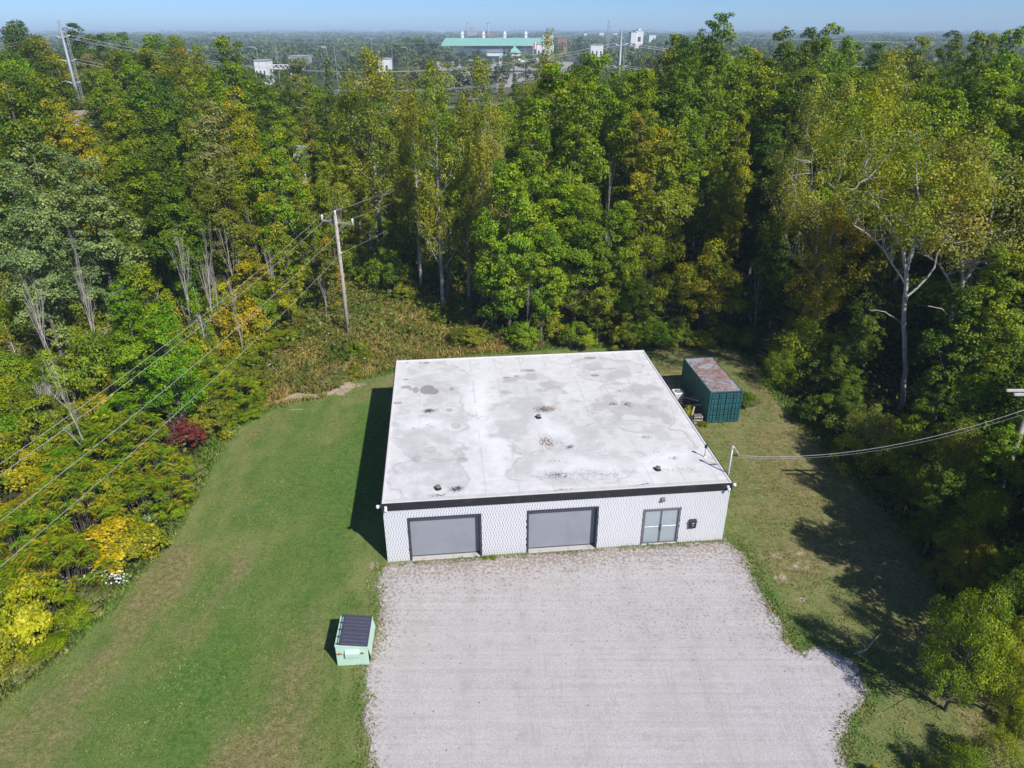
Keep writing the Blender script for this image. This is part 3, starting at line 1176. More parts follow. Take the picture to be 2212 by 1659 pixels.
    for cu, cv, ru, rv, a in ((2.30, 13.0, .50, .75, .8), (2.65, 12.7, .45, .5, .8), (1.55, 13.05, .22, .52, .7), (.85, 13.55, .42, .24, .7), (1.2, 13.2, .2, .2, .6), (.30, 11.2, .42, .17, .65), (2.25, 17.5, .24, .2, .75), (1.83, 17.5, .17, .1, .7), (.85, 17.6, .15, .12, .65), (3.3, 17.5, .35, .16, .3), (.84, 14.72, .3, .11, .7), (3.95, 12.92, .15, .3, .65), (3.83, 9.9, .2, .25, .5), (4.11, 7.83, .35, .38, .42), (2.5, 5.2, .42, .35, .3), (1.73, 4.24, .3, .4, .28), (2.93, 4.05, .4, .25, .2), (4.3, 3.91, .32, .3, .38), (9.3, 15.4, .42, .28, .45), (9.75, 15.33, .36, .22, .75), (8.62, 14.52, .18, .14, .75), (7.96, 14.35, .28, .14, .6), (14.55, 17.1, .55, .24, .65), (14.35, 14.1, .32, .2, .8), (15.4, 15.1, .7, .16, .35), (14.5, 15.1, .5, .12, .3), (16.8, 9.0, .2, .3, .3), (18.1, 13.9, .06, .25, .5)):
        d = ell0(cu, cv, ru, rv, .35)
        pond = np.maximum(pond, a * (1 - sm(d, .86, 1.04)) * (.82 + .18 * np.clip(d, 0, 1)))
    speck = np.zeros(len(u))
    brown = np.zeros(len(u))
    for cu, cv, ru, rv, a, b in ((2.45, 9.93, .55, .35, 1.0, 0), (2.1, 9.2, .4, .3, .55, 0), (3.75, .90, .5, .35, 1.0, 0), (2.9, .38, .7, .2, .7, .2), (10.0, 9.35, .95, .55, .85, .8), (9.45, 5.3, .55, .9, .8, .9), (10.2, 5.2, .6, .7, .45, .2), (10.75, 4.55, .4, .28, .8, 0), (15.7, 11.45, .7, .4, .6, 0), (14.5, 9.6, .38, .35, .75, 0), (15.5, 9.55, .45, .6, .75, 0), (9.6, 1.65, 1.6, .5, .62, 0), (11.4, 1.45, 2.0, .6, .5, 0), (9.4, 3.1, 1.5, .4, .4, .3), (16.54, 2.68, .35, .25, .7, 0), (16.3, 1.45, 1.7, .4, .42, 0), (15.2, 3.2, 1.6, .8, .35, 0), (2.55, 7.9, .35, .6, .5, 0), (1.6, 7.7, .2, .5, .5, 0), (15.5, 5.3, .6, .3, .55, .2), (9.8, 7.6, .7, .8, .3, .2), (9.6, .25, .6, .12, .7, 0), (14.0, .22, .7, .08, .8, 0), (16.9, 7.9, .3, .25, .4, 0)):
        d = ell0(cu, cv, ru, rv, .6)
        k = a * np.exp(-d * d * .9)
        speck = np.maximum(speck, k)
        brown = np.where(k > .15, np.maximum(brown, b), brown)
    nx, ny = len(us), len(vs)
    i = np.arange(nx * ny).reshape(ny, nx)
    Fq = np.stack([i[:-1, :-1], i[:-1, 1:], i[1:, 1:], i[1:, :-1]], -1).reshape(-1, 4)
    me = npmesh('roof_membrane', np.stack([u, v, z], 1), Fq, MATS['roof_membrane'], {'grey': ('POINT', np.clip(grey, 0, 1)), 'pond': ('POINT', pond), 'speck': ('POINT', speck), 'brown': ('POINT', brown), 'bleach': ('POINT', bleach)}, True)
    link('roof_membrane', me, T)
    MB().box(.1, BW - .1, .07, BD - .14, 3.47, 3.84).build('roof_slab', MATS['concrete'], T)
    # garage doors: frame, ribbed curtain and sill
    for (a, b, _, h) in openings[:2]:
        D = link('garage_door', None, T, (a, 0, 0))
        wd = b - a
        MB().bev(-.05, .055, -.03, .34, -.02, h + .06, .006).bev(wd - .055, wd + .05, -.03, .34, -.02, h + .06, .006).bev(.058, wd - .058, -.03, .34, h - .04, h + .06, .006).build('frame', MATS['dark_trim'], D)
        cb = MB()
        nsl = 36
        sh = (h - .05) / nsl
        for k in range(nsl):
            z0_ = .012 + k * sh
            cb.quadbox([(.06, .300, z0_), (wd - .06, .300, z0_), (wd - .06, .33, z0_), (.06, .33, z0_), (.06, .309, z0_ + sh * .93), (wd - .06, .309, z0_ + sh * .93), (wd - .06, .33, z0_ + sh * .93), (.06, .33, z0_ + sh * .93)])
        cb.box(.06, wd - .06, .332, .35, .0, h - .04)
        tag(cb.build('curtain', MATS['door_grey'], D))
        MB().bev(.06, wd - .06, .27, .298, .004, .075, .006).build('bottom_bar', MATS['dark_trim'], D)
        MB().bev(.058, wd - .058, -.06, .34, -.1, .03, .01).build('sill', MATS['threshold_concrete'], T, loc=(a, 0, 0))
    # glazed double door
    a, b, _, h = openings[2]
    wd = b - a
    D = link('entrance_door', None, T, (a, 0, 0))
    MB().bev(-.05, .06, -.01, .12, 0, h + .05, .006).bev(wd - .06, wd + .05, -.01, .12, 0, h + .05, .006).bev(.062, wd - .062, -.01, .12, h - .055, h + .05, .006).build('frame', MATS['door_frame'], D)
    MB().bev(.0, wd, -.05, .25, -.1, .035, .008).build('sill', MATS['threshold_concrete'], D)
    hw = (wd - .13) / 2
    for k in (0, 1):
        L = MB()
        x0 = .065 + k * (hw + .004)
        x1 = x0 + hw - .004
        z0_, z1_ = .045, h - .062
        L.bev(x0, x0 + .055, .03, .075, z0_, z1_, .004).bev(x1 - .055, x1, .03, .075, z0_, z1_, .004).bev(x0 + .056, x1 - .056, .03, .075, z0_, z0_ + .09, .004).bev(x0 + .056, x1 - .056, .03, .075, z1_ - .06, z1_, .004)
        L.build('door_leaf', MATS['door_frame'], D)
        MB().box(x0 + .056, x1 - .056, .048, .058, z0_ + .092, 1.16).build('pane', MATS['door_glass'], D)
        MB().box(x0 + .056, x1 - .056, .048, .058, 1.205, z1_ - .062).build('pane', MATS['door_glass'], D)
        MB().bev(x0 + .056, x1 - .056, .032, .07, 1.162, 1.203, .003).build('mid_rail', MATS['bright_alu'], D)
        s = MB()
        for xx in (x0 + .058, x1 - .07):
            s.box(xx, xx + .012, .036, .047, z0_ + .1, z1_ - .07)
        s.build('glazing_bead', MATS['bright_alu'], D)
        hx = x1 - .028 if k == 0 else x0 + .028
        MB().tube([(hx, .028, .98), (hx, -.03, .98), (hx, -.03, 1.32), (hx, .028, 1.32)], .014, 8).build('handle', MATS['black_box'], D)
    # wall light over the door
    MB().bev(-.09, .09, -.04, .0, -.14, .14, .01).quadbox([(-.10, -.19, -.03), (.10, -.19, -.03), (.10, -.042, -.16), (-.10, -.042, -.16), (-.10, -.15, .07), (.10, -.15, .07), (.10, -.042, .15), (-.10, -.042, .15)]).build('wall_light', MATS['cap_grey'], T, loc=(15.14, -.004, 3.06))
    return T


build_workshop()


def bworld(u, v, z=0):
    p = FL + UX * u + VY * v
    return (float(p[0]), float(p[1]), z)


def roof_bits():
    # mushroom vents
    labs = ('grey dome roof vent near the left front corner of the roof', 'grey dome roof vent in the middle of the white roof', 'grey dome roof vent near the right front corner of the roof')
    for (u, v), lb in zip(((2.93, 1.07), (9.40, 8.33), (15.27, 1.67)), labs):
        t = thing('roof_vent', lb, 'vent', bworld(u, v, BH + .004), ANG, 'dome vents on the flat roof')
        t.scale = (.72, .72, .72)
        MB().lathe([(.27, 0), (.265, .015), (.13, .04), (.12, .05)], 24).build('flashing', MATS['black_box'], t, True)
        MB().lathe([(.115, .04), (.115, .16), (.20, .17), (.215, .20), (.19, .26), (.12, .31), (.05, .33), (.01, .335)], 20).build('dome', MATS['cap_grey'], t, True)
        f = MB()
        for k in range(12):
            a = 2 * pi * k / 12
            f.tube([(.218 * cos(a), .218 * sin(a), .20), (.15 * cos(a), .15 * sin(a), .298), (.05 * cos(a), .05 * sin(a), .338)], .008, 3, cap=False)
        f.build('fin', MATS['cap_grey'], t)
    t = thing('pipe_vent', 'thin upright pipe vent with black cap near the right edge of the roof', 'pipe', bworld(18.36, 2.70, BH + .003), ANG)
    MB().lathe([(.11, 0), (.10, .02), (.045, .05), (.04, .07)], 14).build('flashing', MATS['edge_metal'], t, True)
    MB().tube([(0, 0, .04), (0.01, 0, .62)], .035, 12).build('pipe', MATS['ac_metal'], t, True)
    MB().lathe([(.05, .60), (.085, .62), (.085, .78), (.05, .82)], 14).build('cap', MATS['black_box'], t, True)
    # cameras: one looking along each face of both front corners
    for i, (u, v, side, lb) in enumerate(((.18, -.085, 0, 'white security camera on the black fascia at the left front corner'), (-.085, .10, -1, 'white security camera on the left side, round the left front corner'), (BW - .22, -.085, 0, 'white security camera on the black fascia at the right front corner'), (BW + .085, .12, 1, 'white security camera on the right side, round the right front corner'))):
        rz = ANG + (0 if side == 0 else (-pi / 2 if side < 0 else pi / 2))
        t = thing('security_camera', lb, 'camera', bworld(u, v, 3.62), rz, 'security cameras at the front corners')
        MB().bev(-.07, .07, -.05, .0, -.02, .14, .012).build('bracket', MATS['camera_white'], t)
        MB().tube([(0, -.05, .07), (0, -.14, .07)], .028, 10).build('arm', MATS['camera_white'], t, True)
        MB().lathe([(.02, -.17), (.07, -.13), (.085, -.07), (.08, 0), (.06, .035), (.02, .04)], 16, (0, -.17, .06)).build('body', MATS['camera_white'], t, True)
        MB().lathe([(.02, -.192), (.035, -.188), (.05, -.168)], 12, (0, -.17, .06)).build('lens', MATS['black_box'], t, True)
    # mailbox with its white print
    t = thing('mailbox', 'black wall mailbox with white label right of the glass doors', 'mailbox', bworld(17.0, -.012, 1.02), ANG)
    MB().quadbox([(-.19, -.12, 0), (.19, -.12, 0), (.19, 0, 0), (-.19, 0, 0), (-.19, -.16, .44), (.19, -.16, .44), (.19, 0, .46), (-.19, 0, .46)]).build('box', MATS['black_box'], t)
    MB().quadbox([(-.21, -.18, .445), (.21, -.18, .445), (.21, 0, .50), (-.21, 0, .50), (-.21, -.18, .465), (.21, -.18, .465), (.21, 0, .56), (-.21, 0, .56)]).build('lid', MATS['black_box'], t)
    MB().quadbox([(-.06, -.156, .33), (.06, -.156, .33), (.06, -.152, .33), (-.06, -.152, .33), (-.06, -.164, .39), (.06, -.164, .39), (.06, -.158, .39), (-.06, -.158, .39)]).build('window', MATS['label_white'], t)
    MB().quadbox([(-.03, -.147, .23), (.03, -.147, .23), (.03, -.14, .23), (-.03, -.14, .23), (-.005, -.154, .275), (.005, -.154, .275), (.005, -.15, .275), (-.005, -.15, .275)]).build('emblem', MATS['label_white'], t)
    MB().quadbox([(-.045, -.141, .165), (.045, -.141, .165), (.045, -.136, .165), (-.045, -.136, .165), (-.045, -.143, .185), (.045, -.143, .185), (.045, -.138, .185), (-.045, -.138, .185)]).build('nameplate', MATS['label_white'], t)
    # service mast
    bx = bworld(BW + .14, .85)
    t = thing('service_mast', 'grey steel electric mast rising beside the right edge of the roof', 'mast', bx, ANG)
    MB().tube([(0, 0, 1.2), (0, 0, 5.55)], .045, 12).build('pipe', MATS['galv'], t, True)
    MB().lathe([(.05, 5.50), (.085, 5.55), (.08, 5.66), (.03, 5.72)], 14).build('weatherhead', MATS['galv'], t, True)
    MB().tube([(.05, 0, 5.60), (.16, -.02, 5.58), (.22, 0, 5.35), (.34, 0, 5.28), (.40, 0, 5.18), (.45, 0, 5.05)], .018, 6, cap=False).build('drip_loop', MATS['label_white'], t, True)
    MB().tube([(.04, 0, 5.1), (.16, 0, 5.08)], .035, 8).tube([(.17, 0, 5.08), (.36, 0, 5.05)], .05, 8).build('insulator', MATS['black_box'], t, True)
    MB().bev(-.12, .12, -.08, .08, 1.0, 1.5, .01).build('meter_box', MATS['galv'], t)
    return bx


mast = roof_bits()


# ------------------------------------------------------------------ container, air conditioner, yard things
def build_container():
    T = thing('shipping_container', 'dark green shipping container with rusty corrugated roof behind the right side of the workshop', 'container', (14.39, 45.76, .05), R(6.4))
    Wd, L, Hh = 2.44, 6.06, 2.56
    fr = MB()
    for x in (0, Wd - .12):
        for y in (0, L - .12):
            fr.bev(x, x + .12, y, y + .12, .12, Hh - .12, .01)
    for x in (0, Wd - .10):
        fr.bev(x, x + .10, .13, L - .13, .02, .16, .008)
        fr.bev(x, x + .08, .13, L - .13, Hh - .09, Hh - .01, .008)
    for y in (0, L - .10):
        fr.bev(.13, Wd - .13, y, y + .10, .02, .15, .008)
        fr.bev(.13, Wd - .13, y, y + .10, Hh - .12, Hh - .01, .008)
    fr.build('frame', MATS['container_door'], T)
    for x in (-.006, Wd - .172):
        for y in (-.006, L - .162):
            for z in (-.02, Hh - .118):
                MB().bev(x, x + .178, y, y + .168, z, z + .12, .012).build('corner_casting', MATS['container_green'], T)
    # corrugated side panels
    for x, sg in ((.02, 1), (Wd - .02, -1)):
        m = MB()
        n = 21
        p = (L - .26) / n
        pts = []
        for k in range(n):
            y = .13 + k * p
            pts += [(x, y), (x, y + p * .25), (x + sg * .036, y + p * .40), (x + sg * .036, y + p * .82)]
        pts.append((x, L - .13))
        for a, b in zip(pts[:-1], pts[1:]):
            m.face([(a[0], a[1], .16), (b[0], b[1], .16), (b[0], b[1], Hh - .09), (a[0], a[1], Hh - .09)])
            m.face([(a[0] + sg * .01, a[1], .16), (b[0] + sg * .01, b[1], .16), (b[0] + sg * .01, b[1], Hh - .09), (a[0] + sg * .01, a[1], Hh - .09)])
        m.build('side_panel', MATS['container_green'], T)
    m = MB()
    m.box(.13, Wd - .13, L - .07, L - .04, .15, Hh - .12)
    m.build('end_panel', MATS['container_green'], T)
    # roof with ribs across
    m = MB()
    n = 26
    p = (L - .2) / n
    pts = []
    for k in range(n):
        y = .1 + k * p
        pts += [(y, Hh - .045), (y + p * .3, Hh - .045), (y + p * .45, Hh - .015), (y + p * .85, Hh - .015)]
    pts.append((L - .1, Hh - .045))
    for a, b in zip(pts[:-1], pts[1:]):
        m.face([(.081, a[0], a[1]), (Wd - .081, a[0], a[1]), (Wd - .081, b[0], b[1]), (.081, b[0], b[1])])
    m.box(.081, Wd - .081, .1, L - .1, Hh - .09, Hh - .055)
    m.build('roof_panel', MATS['rusty_roof'], T)
    # doors with recessed panels and lock rods
    for k in (0, 1):
        x0 = .125 + k * (Wd - .25) / 2 + .004
        x1 = x0 + (Wd - .25) / 2 - .008
        D = MB().box(x0, x1, .035, .055, .155, Hh - .125).build('cargo_door', MATS['container_recess'], T)
        m = MB()
        cols = 3 if False else 2
        cw = (x1 - x0 - .10) / 2
        for c in range(2):
            for r in range(5):
                xa = x0 + .03 + c * (cw + .06)
                za = .19 + r * .450
                m.bev(xa, xa + cw - .02, -.004, .034, za, za + .375, .012)
        m.build('pressed_panel', MATS['container_door'], D)
        for q in (.27, .74):
            xr = x0 + (x1 - x0) * q + (.03 if k else -.03)
            m = MB().tube([(xr, -.028, .10), (xr, -.028, Hh - .06)], .017, 8)
            m.build('lock_rod', MATS['container_door'], D, True)
            h = MB()
            for z in (.16, .9, 1.5, 2.3):
                h.bev(xr - .04, xr + .04, -.05, .004, z, z + .05, .005)
            h.build('rod_bracket', MATS['container_green'], D)
            MB().bev(xr - .02, xr + .34 * (1 if k else -1) * (1) if False else xr + .30, -.06, -.045, .98, 1.015, .004).build('lock_handle', MATS['container_recess'], D)
        MB().box(x0 + .62 - k * .34 - .2 * (1 - k) * 0, x0 + .70 - k * .34, .0, .005, 1.62, 1.72).build('placard', MATS['label_white'], D)
    return T


build_container()


def build_ac():
    T = thing('air_conditioner', 'boxy light grey air conditioner unit between the workshop roof edge and the container', 'air conditioner', (12.88, 49.05, 0), R(6))
    w_ = .38
    MB().bev(-.5, .5, -.5, .5, -.05, .10, .015).build('concrete_pad', MATS['concrete'], T)
    b = MB().bev(-w_, w_, -w_, w_, .102, .98, .05).build('cabinet', MATS['ac_metal'], T)
    lv = MB()
    for k in range(11):
        z = .18 + k * .07
        lv.bev(-w_ + .06, w_ - .06, -w_ - .012, -w_ + .004, z, z + .045, .004)
        lv.bev(-w_ - .012, -w_ + .004, -w_ + .06, w_ - .06, z, z + .045, .004)
    lv.build('louvre', MATS['ac_metal'], b)
    tp = MB().bev(-w_ - .012, w_ + .012, -w_ - .012, w_ + .012, .983, 1.03, .018)
    tp.build('top_cover', MATS['camera_white'], T)
    MB().lathe([(.30, 0), (.30, .006), (.28, .008)], 28, (0, 0, 1.031)).build('fan_opening', MATS['ac_dark'], T)
    g = MB()
    for r in (.08, .15, .22, .29):
        g.tube([(r * cos(a), r * sin(a), 1.045) for a in np.linspace(0, 2 * pi, 21)], .005, 4, cap=False)
    for k in range(8):
        a = pi * k / 8
        g.tube([(-.3 * cos(a), -.3 * sin(a), 1.047), (.3 * cos(a), .3 * sin(a), 1.047)], .005, 4)
    g.build('fan_grille', MATS['ac_metal'], T)


build_ac()


def yard_junk():
    def ladder(name, label, cat, base, top, wd, rungs, mat, r=.025, wt=.035):
        t = thing(name, label, cat, (base[0], base[1], 0))
        b = np.array(base) - np.array([base[0], base[1], 0])
        e = np.array(top) - np.array([base[0], base[1], 0])
        d = (e - b) / np.linalg.norm(e - b)
        s = np.cross(d, (0, 0, 1))
        if abs(d[2]) > .95:
            s = np.array((1., 0, 0))
        s = s / np.linalg.norm(s)
        for k in (-1, 1):
            MB().tube([b + s * k * wd / 2, e + s * k * wd / 2], wt, 4).build('rail', MATS[mat], t)
        for k in range(rungs):
            p = b + (e - b) * (k + .5) / rungs
            MB().tube([p - s * wd / 2, p + s * wd / 2], r, 4).build('rung', MATS[mat], t)
        return t
    ladder('scaffold_frame', 'long dark rack frame leaning against the left side of the container', 'frame', (13.25, 49.9, .25), (14.1, 46.6, 1.55), .75, 7, 'old_wood', .035, .045)
    ladder('ladder', 'short dark ladder lying between the air conditioner and the container', 'ladder', (12.75, 50.6, .15), (13.75, 47.6, .75), .5, 8, 'ac_dark', .025, .04)
    t = thing('wooden_pallet', 'dark weathered pallet leaning low beside the container front corner', 'pallet', (13.75, 47.1, .02), R(20))
    for k in range(5):
        MB().bev(-.5, .5, -.42 + k * .18, -.30 + k * .18, .28 - k * .03, .30 - k * .03, .003).build('slat', MATS['old_wood'], t)
    for k in (-1, 0, 1):
        MB().bev(k * .44 - .04, k * .44 + .04, -.42, .42, .02, .13, .004).build('runner', MATS['old_wood'], t)
    t = thing('wooden_crate', 'small open crate of pale wood by the left corner of the container front', 'crate', (13.75, 46.0, .0), R(5))
    for z in (.02, .24, .48):
        MB().bev(-.32, .32, -.24, -.21, z, z + .08, .004).build('slat', MATS['pole_wood'], t)
        MB().bev(-.32, .32, .21, .24, z, z + .08, .004).build('slat', MATS['pole_wood'], t)
    for x in (-.31, .28):
        for y in (-.2, .17):
            MB().bev(x, x + .03, y, y + .03, .0, .60, .003).build('corner_post', MATS['pole_wood'], t)
    MB().bev(-.3, .3, -.2, .2, .57, .60, .004).build('top_board', MATS['old_wood'], t)
    t = thing('plank', 'single pale plank leaning on the container side near the crate', 'plank', (13.3, 46.2, 0))
    MB().quadbox([(-.05, -.02, .0), (.05, -.02, .0), (.05, .02, .0), (-.05, .02, .0), (.25, .45, .95), (.35, .45, .95), (.35, .49, .95), (.25, .49, .95)]).build('board', MATS['pole_wood'], t)
    m = MB().tube([(13.1, 47.6, .55), (14.3, 47.15, .85)], .03, 6)
    tag(m.build('metal_pipe', MATS['galv']), 'thin grey pipe laid across the junk left of the container', 'pipe')
    # bare metal frame with rods on the right of the container
    t = thing('antenna_frame', 'thin grey collapsed antenna mast with side rods right of the container', 'antenna', (17.6, 47.0, 0))
    MB().tube([(-.3, 4.6, .6), (.5, 1.6, .8), (1.0, -.4, .55)], .02, 5).build('boom', MATS['cap_grey'], t, True)
    for k in range(7):
        q = k / 6
        p = np.array([-.2 + 1.15 * q, 4.2 - 4.4 * q, .68])
        MB().tube([p + (-.75, -.35, -.35), p, p + (.35, .3, .25)], .010, 4).build('rod', MATS['cap_grey'], t)


yard_junk()


def build_dumpster():
    T = thing('dumpster', 'pale mint green metal dumpster with dark lids and rust spots at the gravel edge', 'dumpster', (-7.96, 23.36, 0), R(3.5))
    Wd, L = 1.44, 1.86
    # tub: sides, left higher for the hinge
    zl, zr = 1.26, 1.08
    V = []
    m = MB()
    b = .02
    nx, nz = 24, 16

    def grid(fn, n, k):
        o = len(m.v)
        for j in range(k + 1):
            for i in range(n + 1):
                m.v.append(fn(i / n, j / k))
        for j in range(k):
            for i in range(n):
                a = o + j * (n + 1) + i
                m.f.append((a, a + 1, a + n + 2, a + n + 1))
                m.mi.append(0)
    top = lambda x: zl + (zr - zl) * x
    off = .10
    grid(lambda s, t: (s * Wd, 0, .02 + t * (top(s) - .02)), nx, nz)
    grid(lambda s, t: (Wd - s * Wd, L, .02 + t * (top(1 - s) - .02)), nx, nz)
    # right side bulges out at mid height
    grid(lambda s, t: (Wd + off * (1 - abs(2 * t - .9)) * (1 if 0 < t < 1 else 0), s * L, .02 + t * (zr - .02)), nx, 8)
    grid(lambda s, t: (0, L - s * L, .02 + t * (zl - .02)), nx, 8)
    m.face([(0, 0, .02), (0, L, .02), (Wd, L, .02), (Wd, 0, .02)])
    me = m.mesh('tub', MATS['dumpster_green'])
    co = np.array(m.v)
    rust = .95 * np.exp(-(((co[:, 0] - .10) / .18) ** 2 + ((co[:, 2] - .74) / .07) ** 2)) * (co[:, 1] < .01) + .65 * np.exp(-(((co[:, 0] - .25) / .2) ** 2 + ((co[:, 2] - .73) / .03) ** 2)) * (co[:, 1] < .01) + 1.0 * np.exp(-(((co[:, 0] - 1.14) / .12) ** 2 + ((co[:, 2] - .72) / .10) ** 2)) * (co[:, 1] < .01)
    a = me.attributes.new('rust', 'FLOAT', 'POINT')
    a.data.foreach_set('value', rust.astype(np.float32))
    link('tub', me, T)
    # rim
    r = MB()
    r.quadbox([(-.02, -.025, zl - .05), (Wd + .02, -.025, zr - .05), (Wd + .02, .035, zr - .05), (-.02, .035, zl - .05), (-.02, -.025, zl + .01), (Wd + .02, -.025, zr + .01), (Wd + .02, .035, zr + .01), (-.02, .035, zl + .01)])
    r.quadbox([(-.02, L - .035, zl - .05), (Wd + .02, L - .035, zr - .05), (Wd + .02, L + .025, zr - .05), (-.02, L + .025, zl - .05), (-.02, L - .035, zl + .01), (Wd + .02, L - .035, zr + .01), (Wd + .02, L + .025, zr + .01), (-.02, L + .025, zl + .01)])
    r.bev(Wd - .03, Wd + .03, .037, L - .037, zr - .05, zr + .012, .006)
    r.bev(-.03, .14, .037, L - .037, zl - .06, zl + .005, .006)
    r.build('rim', MATS['dumpster_green'], T)
    # two ribbed lids
    for k in (0, 1):
        y0, y1 = .0 + k * (L / 2 + .004), L / 2 - .004 + k * (L / 2)
        lid = MB()
        x0, x1 = .17, Wd + .0
        za, zb = zl + .035, zr + .03
        lid.quadbox([(x0, y0, za), (x1, y0, zb), (x1, y1, zb), (x0, y1, za), (x0, y0, za + .03), (x1, y0, zb + .03), (x1, y1, zb + .03), (x0, y1, za + .03)])
        Lo = lid.build('lid', MATS['lid_plastic'], T)
        rib = MB()
        n = 4
        for q in range(n):
            ya = y0 + .05 + q * (y1 - y0 - .06) / n
            yb = ya + .12
            rib.quadbox([(x0 + .05, ya, za + .03), (x1 - .08, ya, zb + .035), (x1 - .08, yb, zb + .035), (x0 + .05, yb, za + .03), (x0 + .08, ya + .02, za + .058), (x1 - .11, ya + .02, zb + .062), (x1 - .11, yb - .02, zb + .062), (x0 + .08, yb - .02, za + .058)])
        rib.build('rib', MATS['lid_plastic'], Lo)
    h = MB().tube([(.10, .02, zl + .06), (.10, L - .02, zl + .06)], .016, 8)
    h.build('hinge_rod', MATS['bin_dark'], T, True)
    for q in range(5):
        y = .04 + q * (L - .14) / 4
        MB().bev(.04, .20, y, y + .06, zl + .008, zl + .085, .006).build('hinge_bracket', MATS['bin_dark'], T)
    # lifting pockets
    for y, s in ((0, -1), (L, 1)):
        m = MB()
        x0, x1, za, zb, dp = .42, 1.06, .62, .86, .15 * s
        m.quadbox([(x0, y, za), (x1, y, za), (x1, y + dp, za), (x0, y + dp, za), (x0, y, zb + .12), (x1, y, zb + .12), (x1, y + dp, zb), (x0, y + dp, zb)])
        if s < 0:
            m.f = [tuple(reversed(f)) for f in m.f]
        p_ = m.build('fork_pocket', MATS['dumpster_green'], T)
        MB().box(x0 - .006, x0 - .002, min(y + dp * .85, y + dp * .15), max(y + dp * .85, y + dp * .15), za + .03, zb).build('pocket_opening', MATS['ac_dark'], p_)


build_dumpster()


# ------------------------------------------------------------------ poles and wires
def catenary(a, b, sag, n=24):
    a, b = np.array(a, float), np.array(b, float)
    return [tuple(a + (b - a) * t - np.array([0, 0, 4 * sag * t * (1 - t)])) for t in np.linspace(0, 1, n + 1)]


def wire(a, b, sag, r, label, group=None, n=24, name='power_line', mat='wire_metal'):
    a = np.array(a, float)
    pts = [tuple(np.array(p) - a) for p in catenary(a, b, sag, n)]
    o = MB().tube(pts, r, 5).build(name, MATS[mat], None, True, tuple(a))
    return tag(o, label, 'cable', group)


def build_pole():
    bx, by = -15.05, 60.52
    T = thing('utility_pole', 'tall weathered wooden utility pole with one crossarm standing in the meadow weeds', 'pole', (bx, by, 0))
    MB().tube([(0, 0, -.3), (.02, 0, 6), (.0, 0, 12.0)], [.20, .165, .13], 14).build('pole', MATS['pole_wood'], T, True)
    dl = np.array([-1.48, .72, 0])
    n = dl / np.linalg.norm(dl)
    pr = np.array([-n[1], n[0], 0])
    z = 11.35
    c = np.array([0, 0, z]) - pr * .17
    a, b = c + n * 1.70, c - n * 1.70
    m = MB()
    q = []
    for zz in (-.07, .07):
        for e, sgn in ((a, 1), (b, 1)):
            pass
    m.quadbox([tuple(a - pr * .055 + (0, 0, -.07)), tuple(b - pr * .055 + (0, 0, -.07)), tuple(b + pr * .055 + (0, 0, -.07)), tuple(a + pr * .055 + (0, 0, -.07)), tuple(a - pr * .055 + (0, 0, .07)), tuple(b - pr * .055 + (0, 0, .07)), tuple(b + pr * .055 + (0, 0, .07)), tuple(a + pr * .055 + (0, 0, .07))])
    m.build('crossarm', MATS['pole_wood'], T)
    for s_ in (1, -1):
        MB().tube([tuple(c + n * .75 * s_ + (0, 0, -.08)), (0, 0, z - .75)], .02, 4).build('brace', MATS['galv'], T)
    tips = [a - n * .08 + np.array((0, 0, .07)), np.array([0, 0, 11.98]), b + n * .08 + np.array((0, 0, .07))]
    for p in tips:
        MB().lathe([(.05, 0), (.10, .04), (.07, .10), (.11, .15), (.08, .21), (.12, .27), (.10, .36), (.06, .42), (.02, .44)], 12, tuple(p)).build('insulator', MATS['porcelain'], T, True)
    MB().lathe([(.03, 0), (.07, .03), (.05, .08), (.07, .13), (.03, .16)], 10, (.17, -.05, 8.62)).build('spool_insulator', MATS['porcelain'], T, True)
    W = [np.array([bx, by, 0]) + p + np.array([0, 0, .42]) for p in tips] + [np.array([bx + .17, by - .05, 8.70])]
    dr = np.array([-11.4, -76.0, 0])
    nm = ('upper left power line from the left insulator down to the left edge', 'power line from the pole top insulator down to the left edge', 'power line from the right insulator of the crossarm to the left edge', 'lowest power line, from midway up the wooden pole to the left edge')
    for p, lb, sg in zip(W, nm, (2.35, 2.35, 2.35, 2.0)):
        wire(p, p + dr, sg, .0125, lb, 'power lines from the wooden pole toward the lower left', 40)
    up = np.array([11.0, 76.0, 0])
    nm = ('power line from the left insulator back into the poplar trees', 'power line from the pole top back into the poplar trees', 'power line from the right insulator back into the poplar trees', 'low power line from mid pole back into the poplar trees')
    for p, lb in zip(W, nm):
        wire(p, p + up, 2.2, .011, lb, 'power lines from the wooden pole back into the trees', 24)


build_pole()


def build_right_pole():
    bx, by = 25.95, 31.35
    T = thing('service_pole', 'wooden pole with double white crossarm cut by the right edge of the photo', 'pole', (bx, by, 0))
    MB().tube([(0, 0, -.3), (0, 0, 10.4)], [.17, .12], 14).build('pole', MATS['pole_wood'], T, True)
    for k, (z, y) in enumerate(((9.98, .20), (9.98, -.24))):
        MB().bev(-1.32 + k * .10, 1.4, y - .06, y + .06, z - .06, z + .06, .01).build('crossarm', MATS['ac_metal'], T)
    MB().tube([(-.55, -.26, 9.9), (0, -.15, 9.1)], .018, 5).build('brace', MATS['dead_wood'], T)
    MB().tube([(.12, 0, 9.2), (-.20, -.05, 9.1)], .03, 6).build('hook', MATS['galv'], T)
    a = (mast[0] + .36 * cos(ANG), mast[1] + .03, 5.06)
    wire(a, (bx - .2, by - .05, 9.05), .95, .011, 'pale twisted service cable from the roof mast to the right hand pole', None, 28, 'service_cable', 'ac_metal')
    wire((a[0], a[1], 4.95), (bx + .4, by, 9.0), 1.0, .006, 'thin messenger wire just under the service cable', None, 24, 'messenger_wire', 'wire_metal')


build_right_pole()


